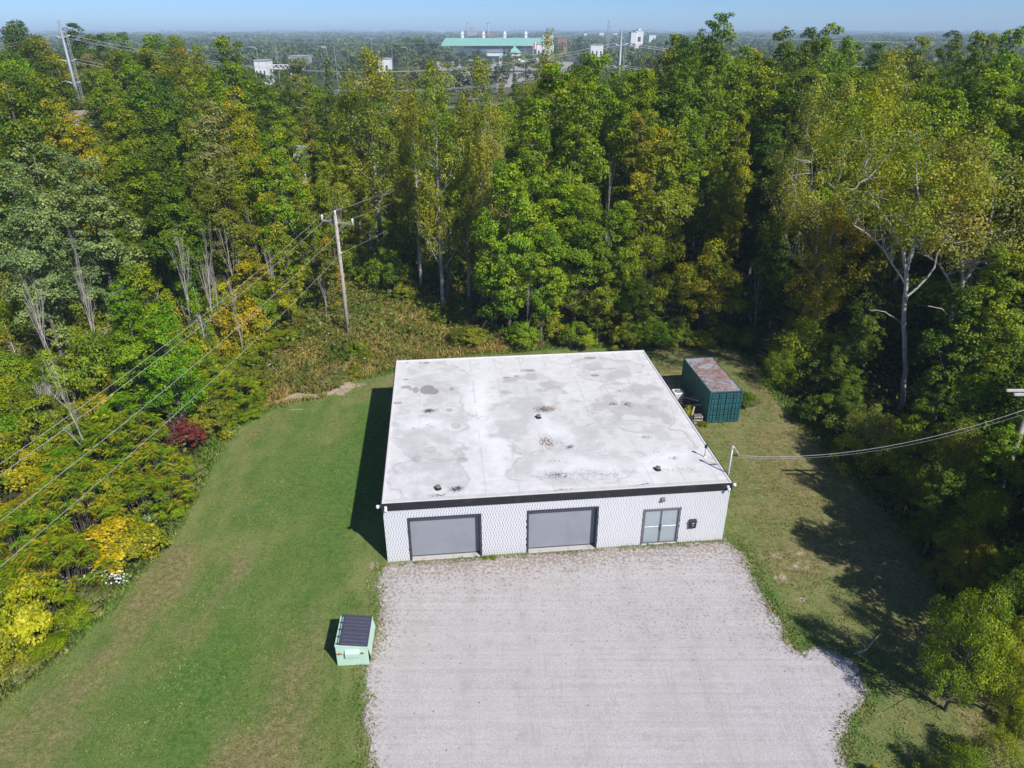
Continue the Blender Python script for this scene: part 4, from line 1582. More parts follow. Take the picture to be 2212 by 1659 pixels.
def steel_pole(px, ptop, Y, label):
    x, y, z = at(px, ptop, Y)
    T = thing('transmission_pole', label, 'pylon', (x, y, 0), 0, 'tall steel transmission poles')
    MB().tube([(0, 0, -.5), (0, 0, z * .5), (0, 0, z)], [.50, .38, .22], 14).build('shaft', MATS['steel_pole'], T, True)
    ld = MB()
    lx = 1.05
    for s_ in (-.16, .16):
        ld.tube([(lx + s_, 0, 1.5), (lx - .15 + s_, 0, z - 1.6)], .045, 5)
    k = 2.0
    while k < z - 1.8:
        q = lx - .15 * k / z
        ld.tube([(q - .16, 0, k), (q + .16, 0, k)], .03, 4)
        k += .9
    ld.build('ladder', MATS['galv'], T)
    st = MB()
    k = 3.0
    while k < z - 1.8:
        st.tube([(.3, 0, k), (.95, 0, k + .05)], .04, 4)
        k += 2.6
    st.build('standoff', MATS['galv'], T)
    arms = []
    for dz in (3.15, 7.5, 11.6):
        za = z - dz
        MB().tube([(-.3, 0, za), (-1.5, -.1, za + .55)], [.10, .06], 7).build('insulator_arm', MATS['porcelain'], T, True)
        MB().tube([(.3, 0, za), (1.6, .1, za + .55)], [.10, .06], 7).build('insulator_arm', MATS['porcelain'], T, True)
        arms += [(x - 1.5, y - .1, za + .55), (x + 1.6, y + .1, za + .55)]
    return (x, y, z), arms


pA, aA = steel_pole(126, 44, 158, 'tall pale steel transmission pole with ladder at the upper left')
pB, aB = steel_pole(1343, 64, 168, 'tall steel transmission pole standing among the green treetops at the upper middle')
names6 = ('top front', 'top rear', 'middle front', 'middle rear', 'bottom front', 'bottom rear')
wire(pA, pB, 3.4, .02, 'thin shield wire strung between the two steel pole tips', None, 40)
for i in range(6):
    wire(aA[i], aB[i], (6.2, 6.2, 5.6, 5.6, 5.2, 5.2)[i], .034, names6[i] + ' conductor between the two steel transmission poles', 'conductors between the steel poles', 48)
    a = aA[i]
    wire(a, (a[0] - 130, a[1] + 6, a[2] - 1), 5.5, .034, names6[i] + ' conductor running left from the ladder pole to the edge', 'conductors left of the ladder pole', 30)
    b = aB[i]
    wire(b, (b[0] + 140, b[1] + 12, b[2] - 1), 4.6, .034, names6[i] + ' conductor running right from the pole among treetops', 'conductors right of the middle steel pole', 30)
wire(pB, (pB[0] + 140, pB[1] + 12, pB[2] - 1), 2.0, .02, 'thin shield wire running right above the treetops', None, 24)
# lower circuit seen in the gap left of the poplars
for i, (py, lb) in enumerate(((226, 'upper pair'), (246, 'middle pair'), (265, 'lower pair'))):
    for k in (0, 1):
        a = at(470, py - 4 + k * 3.2, 118)
        b = at(800, py + 8 + k * 3.0, 122)
        wire(a, b, .25, .026, '%s wire of the %s crossing the gap left of the poplar' % (('first', 'second')[k], lb), 'low wires crossing the gap left of the poplar', 16)


# ------------------------------------------------------------------ vegetation library
def prof_maple(t):
    return max(.30, min(1, (t * 3.2 + .35)) * (1 - max(0, t - .45) ** 1.6 * 1.9))


def prof_broad(t):
    return max(.08, (1 - (2 * abs(t - .42)) ** 2.2 * .8) * (1 if t < .95 else .6))


def prof_poplar(t):
    return (.45 + .55 * sin(pi * min(1, t * 1.15)) ** .8) if t < .8 else max(.12, .78 - (t - .8) * 3)


def prof_col(t):
    return max(.1, (1 - t) ** .6 * (.55 + .45 * min(1, t * 4)))


def prof_shrub(t):
    return max(.12, (1 - t ** 2.2) ** .6)


def prof_mound(t):
    return max(.1, (1 - t ** 2) ** .5)


LIB = {}


def lib(kind, crown, wood, H, Rr):
    LIB.setdefault(kind, []).append((crown, wood, H, Rr))


def make_lib():
    for i in range(4):      # broadleaved trees, crown reaching low
        H, Rr = 20, 4.8
        me, C, ts = crown_mesh('maple_crown', 100 + i, H, 3.0, Rr, prof_maple, 250, .74, 62, .28, masses=13, mr=.46)
        lib('maple', me, wood_mesh('maple_trunk', 100 + i, H, C, .26, 24), H, Rr)
    for i in range(4):      # tall slender forest trees
        H, Rr = 24, 3.5
        me, C, ts = crown_mesh('tall_crown', 110 + i, H, 4.0, Rr, prof_maple, 250, .70, 62, .28, masses=15, mr=.55)
        lib('tall', me, wood_mesh('tall_trunk', 110 + i, H, C, .26, 24), H, Rr)
    for i in range(3):      # wide round crowns
        H, Rr = 13, 5.4
        me, C, ts = crown_mesh('broad_crown', 120 + i, H, 1.4, Rr, prof_broad, 260, .74, 60, .26, masses=12, mr=.42)
        lib('broad', me, wood_mesh('broad_trunk', 120 + i, H, C, .28, 26, z0=1.4), H, Rr)
    for i in range(3):      # poplars: tall, loose, small trembling leaves
        H, Rr = 24, 3.9
        me, C, ts = crown_mesh('poplar_crown', 140 + i, H, 6.5, Rr, prof_poplar, 330, .62, 46, .20, droop=.35, lobes=.45, flat=1.0, upb=.2, outb=.55, asp=.75)
        lib('poplar', me, wood_mesh('poplar_trunk', 140 + i, H, C, .34, 34, z0=5, thin=.30, mat='pale_bark'), H, Rr)
    for i in range(3):      # narrow young trees
        H, Rr = 12, 2.3
        me, C, ts = crown_mesh('young_crown', 160 + i, H, 1.2, Rr, prof_maple, 120, .50, 55, .22, masses=10, mr=.5)
        lib('young', me, wood_mesh('young_trunk', 160 + i, H, C, .12, 14, z0=1.5), H, Rr)
    for i in range(3):      # thin saplings, half bare
        H, Rr = 8, 1.5
        me, C, ts = crown_mesh('sapling_crown', 170 + i, H, 1.5, Rr, prof_col, 60, .34, 26, .17, lobes=.4)
        lib('sapling', me, wood_mesh('sapling_trunk', 170 + i, H, C, .07, 26, z0=1, thin=.5, mat='dead_wood'), H, Rr)
    for i in range(4):      # bushes
        H, Rr = 3.4, 2.1
        me, C, ts = crown_mesh('bush_crown', 180 + i, H, .15, Rr, prof_shrub, 110, .38, 62, .15, masses=9, mr=.48)
        lib('bush', me, wood_mesh('bush_stem', 180 + i, H, C, .05, 14, z0=.2), H, Rr)
    for i in range(2):      # twiggy upright bushes of fine leaves
        H, Rr = 4.2, 2.3
        me, C, ts = crown_mesh('fine_bush_crown', 190 + i, H, .2, Rr, prof_shrub, 190, .34, 60, .10, lobes=.35, outb=.5, flat=1.25, upb=.3)
        lib('fine_bush', me, wood_mesh('fine_bush_stem', 190 + i, H, C, .05, 18, z0=.2), H, Rr)
    for i in range(2):      # small trees close to the camera, fine leaves on upright twigs
        H, Rr = 7, 2.7
        me, C, ts = crown_mesh('fine_tree_crown', 195 + i, H, .9, Rr, prof_maple, 330, .36, 62, .105, masses=14, mr=.42, flat=1.1, upb=.5)
        lib('fine_tree', me, wood_mesh('fine_tree_trunk', 195 + i, H, C, .12, 34, z0=.8), H, Rr)
    for i in range(2):      # vine mounds with big leaves
        H, Rr = 3.0, 2.6
        me, C, ts = crown_mesh('vine_leaves', 200 + i, H, .1, Rr, prof_mound, 210, .36, 44, .145, masses=10, mr=.42, upb=.6, asp=.9)
        lib('vine', me, wood_mesh('vine_stem', 200 + i, H, C, .04, 16, z0=.2), H, Rr)
    for i in range(4):
        H, Rr = 2.9, 2.3
        me, wd = frond_mesh('sumac_fronds', 210 + i, Rr, H, 66, 9, 6, .44)
        lib('sumac', me, wd, H, Rr)
    for i in range(3):
        lib('bare', None, bare_mesh('bare_branches', 220 + i, 8, 'dead_wood', 1, .36, 4, .065), 8, 2.5)
    for i in range(2):
        lib('bare_clump', None, bare_mesh('bare_branches', 230 + i, 5, 'dead_wood', 6, .30, 3, .035), 5, 2.5)
    for i in range(4):      # distant trees
        H, Rr = 14, 5.0
        me, C, ts = crown_mesh('distant_crown', 240 + i, H, 1.5, Rr, prof_maple if i % 2 else prof_broad, 90, 1.0, 22, .68, masses=9, mr=.45)
        lib('distant', me, wood_mesh('distant_trunk', 240 + i, H, C, .25, 8), H, Rr)
    H, Rr = 14, 2.6
    me, C, ts = crown_mesh('spruce_crown', 250, H, .6, Rr, lambda t: max(.06, 1 - t), 150, .6, 30, .42, lobes=.12, droop=.5)
    lib('spruce', me, wood_mesh('spruce_trunk', 250, H, C, .16, 6), H, Rr)
    # hero cottonwoods with open pale forks, leaning as they stand
    for i, (lean, H, Rr, zc, zl) in enumerate(((-6.6, 24, 5.4, 10.5, 13.0), (-2.6, 20.5, 4.8, 9.0, 10.8), (-.5, 24, 6.2, 9.0, 9.5))):
        me, C, ts = crown_mesh('cottonwood_crown', 260 + i, H, zl, Rr, prof_broad, 340, .58, 46, .145, masses=18, mr=.33, lean=(lean, 0), droop=.35, flat=1.0, upb=.3, asp=.75)
        mb = MB()
        rng = np.random.default_rng(260 + i)

        def L(x, y, z):
            return np.array((x + lean * max(0, z / H) ** 1.3, y, z), float)

        def limb(P, r0, r1, n=9):
            P = [np.array(p, float) for p in P]
            out = []
            m = len(P)
            for k in range(n + 1):
                t = k / n * (m - 1)
                j = min(int(t), m - 2)
                f = t - j
                p0, p1, p2, p3 = P[max(j - 1, 0)], P[j], P[j + 1], P[min(j + 2, m - 1)]
                q = .5 * (2 * p1 + (p2 - p0) * f + (2 * p0 - 5 * p1 + 4 * p2 - p3) * f * f + (3 * p1 - p0 - 3 * p2 + p3) * f ** 3)
                out.append(q + rng.normal(0, .07, 3) * (0 < k < n))
            mb.tube(out, [r0 + (r1 - r0) * k / n for k in range(n + 1)], 7, cap=False)
            return out
        T0 = limb([L(0, 0, -.3), L(.2, 0, 3.5), L(.1, .1, 7), L(.4, .1, zc + .5)], .20, .13)
        top = T0[-1]

        def O(p, dx, dy, dz):
            q = p + np.array((dx, dy, dz * (H - zc) / 15))
            q[0] += lean * (max(0, q[2] / H) ** 1.3 - max(0, p[2] / H) ** 1.3)
            return q
        br = [limb([top, O(top, -.5, -.4, 2.6), O(top, -2.0, -.9, 5.2), O(top, -2.6, -1, 8.0)], .12, .03), limb([top, O(top, .7, -.3, 3), O(top, 1.0, -.4, 6.5), O(top, 1.2, -.2, 10)], .14, .03),
              limb([T0[7], O(T0[7], 1.7, .3, 2.0), O(T0[7], 2.9, .2, 5), O(T0[7], 3.6, 0, 8)], .10, .02), limb([T0[8], O(T0[8], -1, .9, 2.5), O(T0[8], -2.6, 1.4, 4.5), O(T0[8], -3.4, 1.6, 6.5)], .09, .02), limb([T0[6], O(T0[6], -1.6, -.9, 1.4), O(T0[6], -3.0, -1.4, 1.9)], .05, .012)]
        for f in br:
            for j in range(2, len(f)):
                dd = np.linalg.norm(C - f[j], axis=1)
                near = C[(dd < 3.2) & (C[:, 2] > f[j][2] - .3)]
                if not len(near):
                    continue
                for e in near[rng.choice(len(near), min(3, len(near)), replace=False)]:
                    mid = (f[j] + e) / 2 + rng.normal(0, .2, 3)
                    mb.tube([f[j], f[j] + (mid - f[j]) * .5 + rng.normal(0, .08, 3), mid, e], [.045, .035, .025, .01], 4, cap=False)
        lib('cottonwood', me, mb.mesh('cottonwood_trunk', MATS['pale_bark'], True), H, Rr)


make_lib()

NAME_OF = {'fine_tree': 'small_tree', 'maple': 'broadleaf_tree', 'broad': 'round_tree', 'poplar': 'poplar_tree', 'young': 'young_tree', 'sapling': 'sapling', 'bush': 'bush', 'fine_bush': 'bush', 'vine': 'vine_mound', 'sumac': 'sumac_shrub', 'bare': 'bare_tree', 'bare_clump': 'bare_shrub', 'distant': 'distant_tree', 'spruce': 'spruce_tree', 'cottonwood': 'cottonwood_tree'}
CAT_OF = {'fine_tree': 'tree', 'maple': 'tree', 'broad': 'tree', 'poplar': 'tree', 'young': 'tree', 'sapling': 'sapling', 'bush': 'bush', 'fine_bush': 'bush', 'vine': 'vine', 'sumac': 'shrub', 'bare': 'dead tree', 'bare_clump': 'dead shrub', 'distant': 'tree', 'spruce': 'tree', 'cottonwood': 'tree'}
GRP_OF = {'fine_tree': 'small trees close to the lawn at the right', 'maple': 'tall broadleaf trees of the woods', 'broad': 'round crowned trees of the woods', 'poplar': 'tall poplars', 'young': 'narrow young trees', 'sapling': 'thin saplings in the brush', 'bush': 'bushes along the edge of the woods', 'fine_bush': 'fine leaved bushes', 'vine': 'vine mounds in the brush', 'sumac': 'sumac shrubs along the lawn', 'bare': 'bare dead trees in the brush', 'bare_clump': 'bare dead shrubs in the brush', 'distant': 'distant trees beyond the woods', 'spruce': 'spruces in the distance', 'cottonwood': 'pale limbed cottonwoods'}
HUE = {'leaf_green': 'green', 'leaf_bright': 'bright green', 'leaf_mid': 'mid green', 'leaf_dark': 'dark green', 'leaf_yellowgreen': 'yellow-green', 'leaf_yellow': 'yellow', 'leaf_olive': 'olive brown-green', 'leaf_poplar': 'yellowing', 'leaf_poplar_pale': 'pale yellowing', 'leaf_silver': 'silvery green', 'leaf_greygreen': 'grey-green', 'leaf_sumac': 'rusty green', 'leaf_sumac_green': 'deep green', 'leaf_red': 'crimson', 'leaf_orange': 'orange-tinged', 'leaf_vine': 'yellow-leaved', 'leaf_vine_gold': 'golden', 'leaf_far': 'dull green', None: 'bare grey'}
WORD = {'fine_tree': 'small tree', 'maple': 'broadleaf tree', 'tall': 'tall tree', 'broad': 'round tree', 'poplar': 'poplar', 'young': 'narrow young tree', 'sapling': 'thin sapling', 'bush': 'bush', 'fine_bush': 'fine-leaved bush', 'vine': 'vine mound', 'sumac': 'sumac shrub', 'bare': 'dead tree', 'bare_clump': 'dead shrub', 'distant': 'far tree', 'spruce': 'spruce', 'cottonwood': 'cottonwood'}
PLANTS = []
PR = random.Random(11)


def plant(kind, x, y, z0, H, wr, mat, label=None, var=None, rot=None):
    """wr = crown width in metres"""
    if kind in ('maple', 'broad', 'tall', 'young'):
        q = math.log(H / max(wr, .5))
        if kind != 'young' or H > 14:
            kk = min(('maple', 'broad', 'tall'), key=lambda k: abs(q - math.log(LIB[k][0][2] / 2 / LIB[k][0][3])))
            L = LIB[kk]
            wr = max(wr, H / 4.6)
        else:
            L = LIB[kind]
    else:
        L = LIB[kind]
    me, wd, H0, R0 = L[var if var is not None else PR.randrange(len(L))]
    sz = H / H0
    sx = wr / (2 * R0)
    rz = rot if rot is not None else PR.uniform(0, 2 * pi)
    root = link(NAME_OF[kind], None, None, (x, y, z0), rz, (sx, sx * PR.uniform(.92, 1.08), sz))
    if me is not None:
        o = link('leaves' if kind in ('vine', 'sumac') else 'crown', me, root)
        o.material_slots[0].link = 'OBJECT'
        o.material_slots[0].material = MATS[mat]
        link('stems' if kind in ('vine', 'sumac', 'bush', 'fine_bush') else 'trunk', wd, root)
    else:
        link('branches', wd, root)
    root['category'] = CAT_OF[kind]
    root['group'] = GRP_OF[kind]
    PLANTS.append([root, kind, mat, label, x, y, z0 + H, wr])
    return root


def put(px, py, Y, wpx, kind, mat, label=None, var=None, rot=None, base=None):
    """a plant whose top is seen at (px, py) at depth Y with a crown wpx wide"""
    x, y, z = at(px, py, Y)
    g0 = float(grade(np.array([x]), np.array([y]))[0])
    if kind in SHARE:
        for _ in range(12):
            w_ = wpx * (Y * cos(TILT) + (CAM_H - z * .7) * sin(TILT)) / F_
            hh = min(SHARE[kind] * w_, 5.0)
            if z < hh * 1.25:
                break
            Y = Y * (CAM_H - g0 - hh) / max(1, CAM_H - z)
            x, y, z = at(px, py, Y)
            g0 = float(grade(np.array([x]), np.array([y]))[0])
    dep = Y * cos(TILT) - (z * .7 - CAM_H) * sin(TILT)
    return plant(kind, x, y, g0 - .05, max(.8, z - g0), wpx * dep / F_, mat, label, var, rot)


SHARE = {'bush': .8, 'fine_bush': .9, 'vine': .6, 'sumac': .65, 'bare_clump': 1.15}

# hero trees, each with its own label
HERO = [
    # left, far rows
    (22, 30, 175, 110, 'maple', 'leaf_dark', 'dark green treetop at the very left edge below the sky'),
    (70, 62, 150, 130, 'broad', 'leaf_olive', None),
    (150, 42, 185, 90, 'maple', 'leaf_dark', 'dark tall tree rising just behind the steel ladder pole'),
    (205, 62, 170, 80, 'maple', 'leaf_dark', None), (252, 60, 180, 90, 'maple', 'leaf_green', None),
    (320, 62, 185, 110, 'broad', 'leaf_green', None), (372, 66, 190, 90, 'broad', 'leaf_mid', None),
    (372, 88, 128, 84, 'maple', 'leaf_orange', 'tree with an orange-tinged top in the upper left treeline'),
    (425, 90, 128, 70, 'maple', 'leaf_yellowgreen', None),
    (320, 96, 118, 120, 'broad', 'leaf_olive', None), (285, 128, 100, 130, 'maple', 'leaf_green', None),
    (340, 150, 108, 120, 'maple', 'leaf_dark', None),
    (485, 64, 118, 120, 'maple', 'leaf_green', 'tall green tree with ragged top standing above the upper left treeline'),
    (405, 135, 100, 80, 'maple', 'leaf_yellowgreen', None), (445, 168, 94, 90, 'maple', 'leaf_green', None),
    (500, 170, 92, 90, 'broad', 'leaf_yellow', 'yellow tree below the tall ragged green one, upper left'),
    (80, 148, 92, 150, 'maple', 'leaf_yellowgreen', 'broad yellow-green maple at the left in front of the steel ladder pole'),
    (20, 165, 95, 120, 'maple', 'leaf_yellowgreen', None), (150, 228, 84, 100, 'maple', 'leaf_yellow', None), (255, 205, 110, 80, 'broad', 'leaf_mid', None), (232, 232, 105, 60, 'broad', 'leaf_yellowgreen', None), (180, 250, 100, 60, 'broad', 'leaf_mid', None),
    (60, 80, 140, 110, 'broad', 'leaf_dark', None), (185, 104, 166, 90, 'broad', 'leaf_greygreen', None), (215, 128, 162, 80, 'broad', 'leaf_orange', None),
    (235, 175, 106, 90, 'maple', 'leaf_mid', None), (245, 190, 88, 110, 'maple', 'leaf_mid', None), (310, 225, 82, 120, 'maple', 'leaf_dark', None),
    (440, 208, 80, 130, 'broad', 'leaf_greygreen', 'pale grey-green tree with airy crown amid the left woods'),
    (520, 215, 80, 90, 'broad', 'leaf_yellow', None), (578, 268, 70, 110, 'maple', 'leaf_bright', 'fresh green tree beside the white shed in the left woods'),
    (520, 290, 72, 90, 'young', 'leaf_mid', None),
    (55, 285, 60, 240, 'broad', 'leaf_silver', 'large silvery green tree filling the left edge'),
    (165, 318, 58, 150, 'broad', 'leaf_silver', None), (0, 330, 52, 140, 'broad', 'leaf_silver', None),
    (275, 285, 72, 140, 'broad', 'leaf_mid', None), (340, 300, 66, 150, 'broad', 'leaf_dark', None), (410, 318, 70, 90, 'broad', 'leaf_mid', None), (230, 355, 60, 120, 'broad', 'leaf_dark', None),
    (475, 330, 66, 100, 'broad', 'leaf_olive', None), (345, 360, 60, 130, 'broad', 'leaf_dark', None),
    (640, 118, 150, 110, 'broad', 'leaf_greygreen', None), (600, 138, 142, 90, 'broad', 'leaf_dark', None), (705, 122, 148, 50, 'spruce', 'leaf_far', None),
    (668, 150, 130, 90, 'broad', 'leaf_mid', None), (620, 185, 112, 100, 'maple', 'leaf_dark', None), (700, 195, 106, 90, 'broad', 'leaf_dark', None), (660, 205, 100, 70, 'broad', 'leaf_orange', None),
    (610, 215, 96, 80, 'maple', 'leaf_mid', None), (575, 175, 110, 90, 'maple', 'leaf_green', None), (560, 150, 118, 60, 'maple', 'leaf_dark', None),
    # poplars in the middle
    (790, 108, 86, 150, 'poplar', 'leaf_poplar', 'tall loose poplar behind the wooden pole with a bare lower trunk'),
    (745, 170, 92, 90, 'poplar', 'leaf_poplar', None), (935, 132, 68, 120, 'poplar', 'leaf_poplar', 'tall yellow-green poplar with its trunk base at the meadow edge'),
    (885, 185, 74, 90, 'poplar', 'leaf_olive', None), (1035, 138, 70, 120, 'poplar', 'leaf_poplar', None), (1060, 232, 66, 100, 'poplar', 'leaf_poplar_pale', 'poplar with orange-yellow crown and pale forked limbs behind the roof middle'),
    (1000, 215, 70, 90, 'poplar', 'leaf_poplar', None), (960, 250, 74, 90, 'young', 'leaf_yellowgreen', None),
    # big green group right of centre
    (1183, 70, 84, 70, 'poplar', 'leaf_poplar_pale', 'slender yellowish treetop in front of the far grandstand end'),
    (1205, 125, 76, 180, 'maple', 'leaf_bright', 'large rounded bright green tree right of the far grandstand'),
    (1290, 92, 82, 120, 'maple', 'leaf_green', None), (1262, 150, 72, 110, 'maple', 'leaf_green', None), (1345, 120, 84, 100, 'maple', 'leaf_green', None),
    (1390, 128, 78, 120, 'maple', 'leaf_mid', None), (1150, 200, 70, 110, 'maple', 'leaf_green', None),
    (1100, 332, 61.5, 170, 'maple', 'leaf_bright', 'bright green tree directly behind the roof with branches down to the ground'),
    (1205, 350, 63, 130, 'maple', 'leaf_bright', None), (1060, 420, 62, 100, 'young', 'leaf_bright', None), (1175, 470, 60.5, 120, 'broad', 'leaf_bright', None),
    (1255, 400, 62, 120, 'broad', 'leaf_green', None), (1345, 418, 62, 150, 'maple', 'leaf_green', None), (1395, 470, 61, 130, 'broad', 'leaf_mid', None), (1300, 520, 61, 110, 'broad', 'leaf_mid', None),
    (1440, 255, 70, 170, 'maple', 'leaf_yellowgreen', 'glowing yellow-green maple behind the right part of the roof'),
    (1385, 225, 76, 90, 'maple', 'leaf_orange', None), (1545, 520, 62.5, 160, 'broad', 'leaf_yellowgreen', 'low bright lime green tree above the container'),
    (1600, 225, 74, 62, 'young', 'leaf_yellowgreen', None), (1595, 330, 72, 60, 'young', 'leaf_yellowgreen', None),
    # right skyline
    (1455, 62, 100, 80, 'maple', 'leaf_mid', None), (1490, 58, 96, 80, 'maple', 'leaf_dark', None),
    (1567, 12, 96, 110, 'maple', 'leaf_green', 'tallest green treetop standing highest against the sky right of centre'),
    (1535, 30, 98, 70, 'maple', 'leaf_green', None), (1640, 85, 104, 80, 'maple', 'leaf_poplar', None), (1700, 36, 104, 100, 'maple', 'leaf_dark', None), (1750, 48, 108, 80, 'maple', 'leaf_dark', None),
    (1800, 38, 98, 110, 'maple', 'leaf_green', None), (1845, 62, 102, 90, 'maple', 'leaf_green', None), (1900, 82, 118, 90, 'maple', 'leaf_dark', None),
    (1992, 66, 96, 70, 'maple', 'leaf_poplar', 'orange-brown tinged treetop against the sky on the right'), (1950, 98, 110, 90, 'maple', 'leaf_mid', None),
    (2062, 58, 150, 80, 'broad', 'leaf_dark', None), (2100, 84, 96, 90, 'maple', 'leaf_green', None), (2140, 48, 92, 90, 'maple', 'leaf_green', None), (2195, 38, 88, 110, 'maple', 'leaf_green', 'tall green tree at the upper right corner'),
    (1610, 130, 90, 130, 'maple', 'leaf_green', None), (1540, 130, 86, 130, 'maple', 'leaf_mid', None), (1480, 140, 84, 110, 'maple', 'leaf_green', None), (1680, 140, 88, 130, 'maple', 'leaf_mid', None),
    (1500, 240, 76, 110, 'maple', 'leaf_green', None), (1560, 230, 78, 100, 'maple', 'leaf_green', None), (1670, 260, 76, 120, 'maple', 'leaf_dark', None),
    # right hand cottonwoods
    (1835, 140, 60, 250, 'cottonwood', 'leaf_poplar_pale', 'huge yellowing cottonwood at the right, its crown widest of all', 2, 0.0),
    (1760, 190, 66, 120, 'poplar', 'leaf_poplar_pale', None), (1815, 430, 56, 130, 'poplar', 'leaf_yellow', 'hanging golden poplar foliage below the huge cottonwood'),
    (1930, 110, 72, 150, 'poplar', 'leaf_poplar_pale', None), (2060, 180, 66, 130, 'maple', 'leaf_green', None), (2160, 200, 60, 130, 'maple', 'leaf_mid', None),
    (1720, 420, 62, 130, 'maple', 'leaf_dark', None), (1770, 560, 57, 110, 'broad', 'leaf_olive', None), (1690, 540, 62, 110, 'broad', 'leaf_dark', None),
    (1880, 620, 52, 110, 'broad', 'leaf_dark', None), (2000, 640, 53, 110, 'broad', 'leaf_dark', None), (2110, 600, 44, 150, 'maple', 'leaf_dark', None), (2190, 520, 44, 140, 'maple', 'leaf_mid', None), (2185, 700, 38, 120, 'broad', 'leaf_dark', None),
    (1748, 695, 54, 170, 'fine_bush', 'leaf_mid', 'large grey-green bush at the wood edge right of the container'),
    (1700, 760, 52, 100, 'fine_bush', 'leaf_mid', None), (1820, 745, 49, 120, 'broad', 'leaf_dark', None), (1800, 850, 45.5, 120, 'bush', 'leaf_dark', None), (1850, 790, 47, 110, 'broad', 'leaf_dark', None),
    (1900, 886, 40.5, 150, 'fine_bush', 'leaf_poplar_pale', 'pale yellow-green bush by the service cable at the wood edge'),
    (1845, 960, 40, 90, 'bush', 'leaf_dark', None), (1960, 930, 38.5, 90, 'fine_bush', 'leaf_olive', None),
    (2010, 860, 37, 120, 'broad', 'leaf_mid', None), (2095, 905, 32.5, 150, 'fine_tree', 'leaf_orange', 'tree with orange leaf sprays under the service cable at the right'),
    (2190, 915, 31, 120, 'broad', 'leaf_green', None), (2060, 1010, 31, 120, 'broad', 'leaf_dark', None), (2150, 1060, 29, 150, 'fine_tree', 'leaf_mid', None), (2120, 1150, 27.5, 130, 'fine_tree', 'leaf_olive', None), (2200, 1180, 26, 120, 'broad', 'leaf_mid', None),
    (1975, 1010, 35.0, 110, 'bush', 'leaf_dark', None), (2035, 1120, 30.5, 100, 'bush', 'leaf_dark', None),
    (2145, 1268, 21.0, 180, 'fine_tree', 'leaf_green', 'upright fresh green young tree at the lower right edge'),
    (2215, 1330, 21.0, 130, 'fine_tree', 'leaf_mid', None), (2225, 1230, 22.5, 150, 'fine_tree', 'leaf_dark', None), (2120, 1400, 20.8, 90, 'fine_bush', 'leaf_green', None), (2205, 1460, 19.6, 110, 'fine_bush', 'leaf_dark', None),
    (2175, 1590, 17.6, 130, 'fine_bush', 'leaf_mid', 'blue-green weedy bush at the bottom right corner'), (2100, 1625, 17.4, 130, 'fine_bush', 'leaf_mid', None), (2060, 1645, 17.0, 90, 'fine_bush', 'leaf_greygreen', None), (2150, 1610, 18.0, 120, 'fine_bush', 'leaf_greygreen', None), (2215, 1540, 18.4, 70, 'fine_bush', 'leaf_mid', None),
    # brush on the left, near
    (290, 552, 47, 150, 'maple', 'leaf_mid', 'tall green shrub-tree with yellow lower leaves amid the left brush'),
    (330, 640, 43, 150, 'broad', 'leaf_bright', None), (255, 600, 45, 110, 'broad', 'leaf_green', None),
    (300, 715, 40, 130, 'vine', 'leaf_yellow', None), (395, 740, 43, 120, 'vine', 'leaf_vine', None),
    (195, 778, 35.5, 150, 'vine', 'leaf_vine', 'yellow vine-covered mound like an arch at the left'),
    (215, 850, 33, 140, 'vine', 'leaf_vine', None), (120, 800, 36, 110, 'bush', 'leaf_mid', None), (50, 830, 34, 110, 'bush', 'leaf_olive', None), (20, 740, 38, 100, 'bush', 'leaf_mid', None),
    (100, 640, 44, 110, 'bush', 'leaf_yellowgreen', None), (40, 620, 45, 100, 'bush', 'leaf_green', None), (160, 690, 41, 90, 'bush', 'leaf_olive', None),
    (470, 700, 46, 120, 'bush', 'leaf_yellowgreen', None), (530, 720, 47, 110, 'bush', 'leaf_yellowgreen', 'yellow-green bush standing near the sandy bank'), (520, 790, 45.5, 110, 'bush', 'leaf_olive', None), (460, 760, 45, 110, 'bush', 'leaf_green', None),
    (590, 640, 54, 90, 'bush', 'leaf_orange', None), (640, 600, 58, 90, 'bush', 'leaf_mid', None), (560, 590, 57, 90, 'bush', 'leaf_yellowgreen', None), (500, 600, 54, 90, 'bush', 'leaf_mid', None), (445, 640, 50, 90, 'bush', 'leaf_green', None),
    (600, 715, 50.5, 90, 'sumac', 'leaf_sumac', None), (640, 680, 53, 80, 'sumac', 'leaf_orange', None), (560, 660, 52, 90, 'sumac', 'leaf_orange', 'sumac with orange-red sprays in the meadow left of the wooden pole'),
    (372, 905, 35.2, 120, 'bush', 'leaf_red', 'crimson-leaved bush with grey twigs beside the lawn'),
    (415, 552, 56, 80, 'bush', 'leaf_red', None), (190, 700, 42, 60, 'bush', 'leaf_red', None),
    (235, 1130, 26.2, 190, 'vine', 'leaf_vine_gold', 'golden yellow vine mound at the lower left lawn edge'), (150, 1165, 25.0, 120, 'vine', 'leaf_vine_gold', None), (290, 1140, 27.0, 90, 'vine', 'leaf_vine', None),
    (200, 1000, 29.5, 160, 'vine', 'leaf_vine', None), (100, 1030, 28, 140, 'vine', 'leaf_vine', None), (40, 1080, 26.5, 110, 'vine', 'leaf_vine', None), (290, 1010, 30.5, 130, 'vine', 'leaf_olive', None),
    (480, 440, 62, 90, 'bush', 'leaf_yellowgreen', None), (540, 450, 64, 80, 'bush', 'leaf_yellowgreen', None), (600, 470, 62, 80, 'young', 'leaf_yellowgreen', None), (660, 420, 68, 80, 'young', 'leaf_mid', None), (700, 360, 76, 80, 'young', 'leaf_mid', None), (640, 340, 76, 70, 'young', 'leaf_yellowgreen', None),
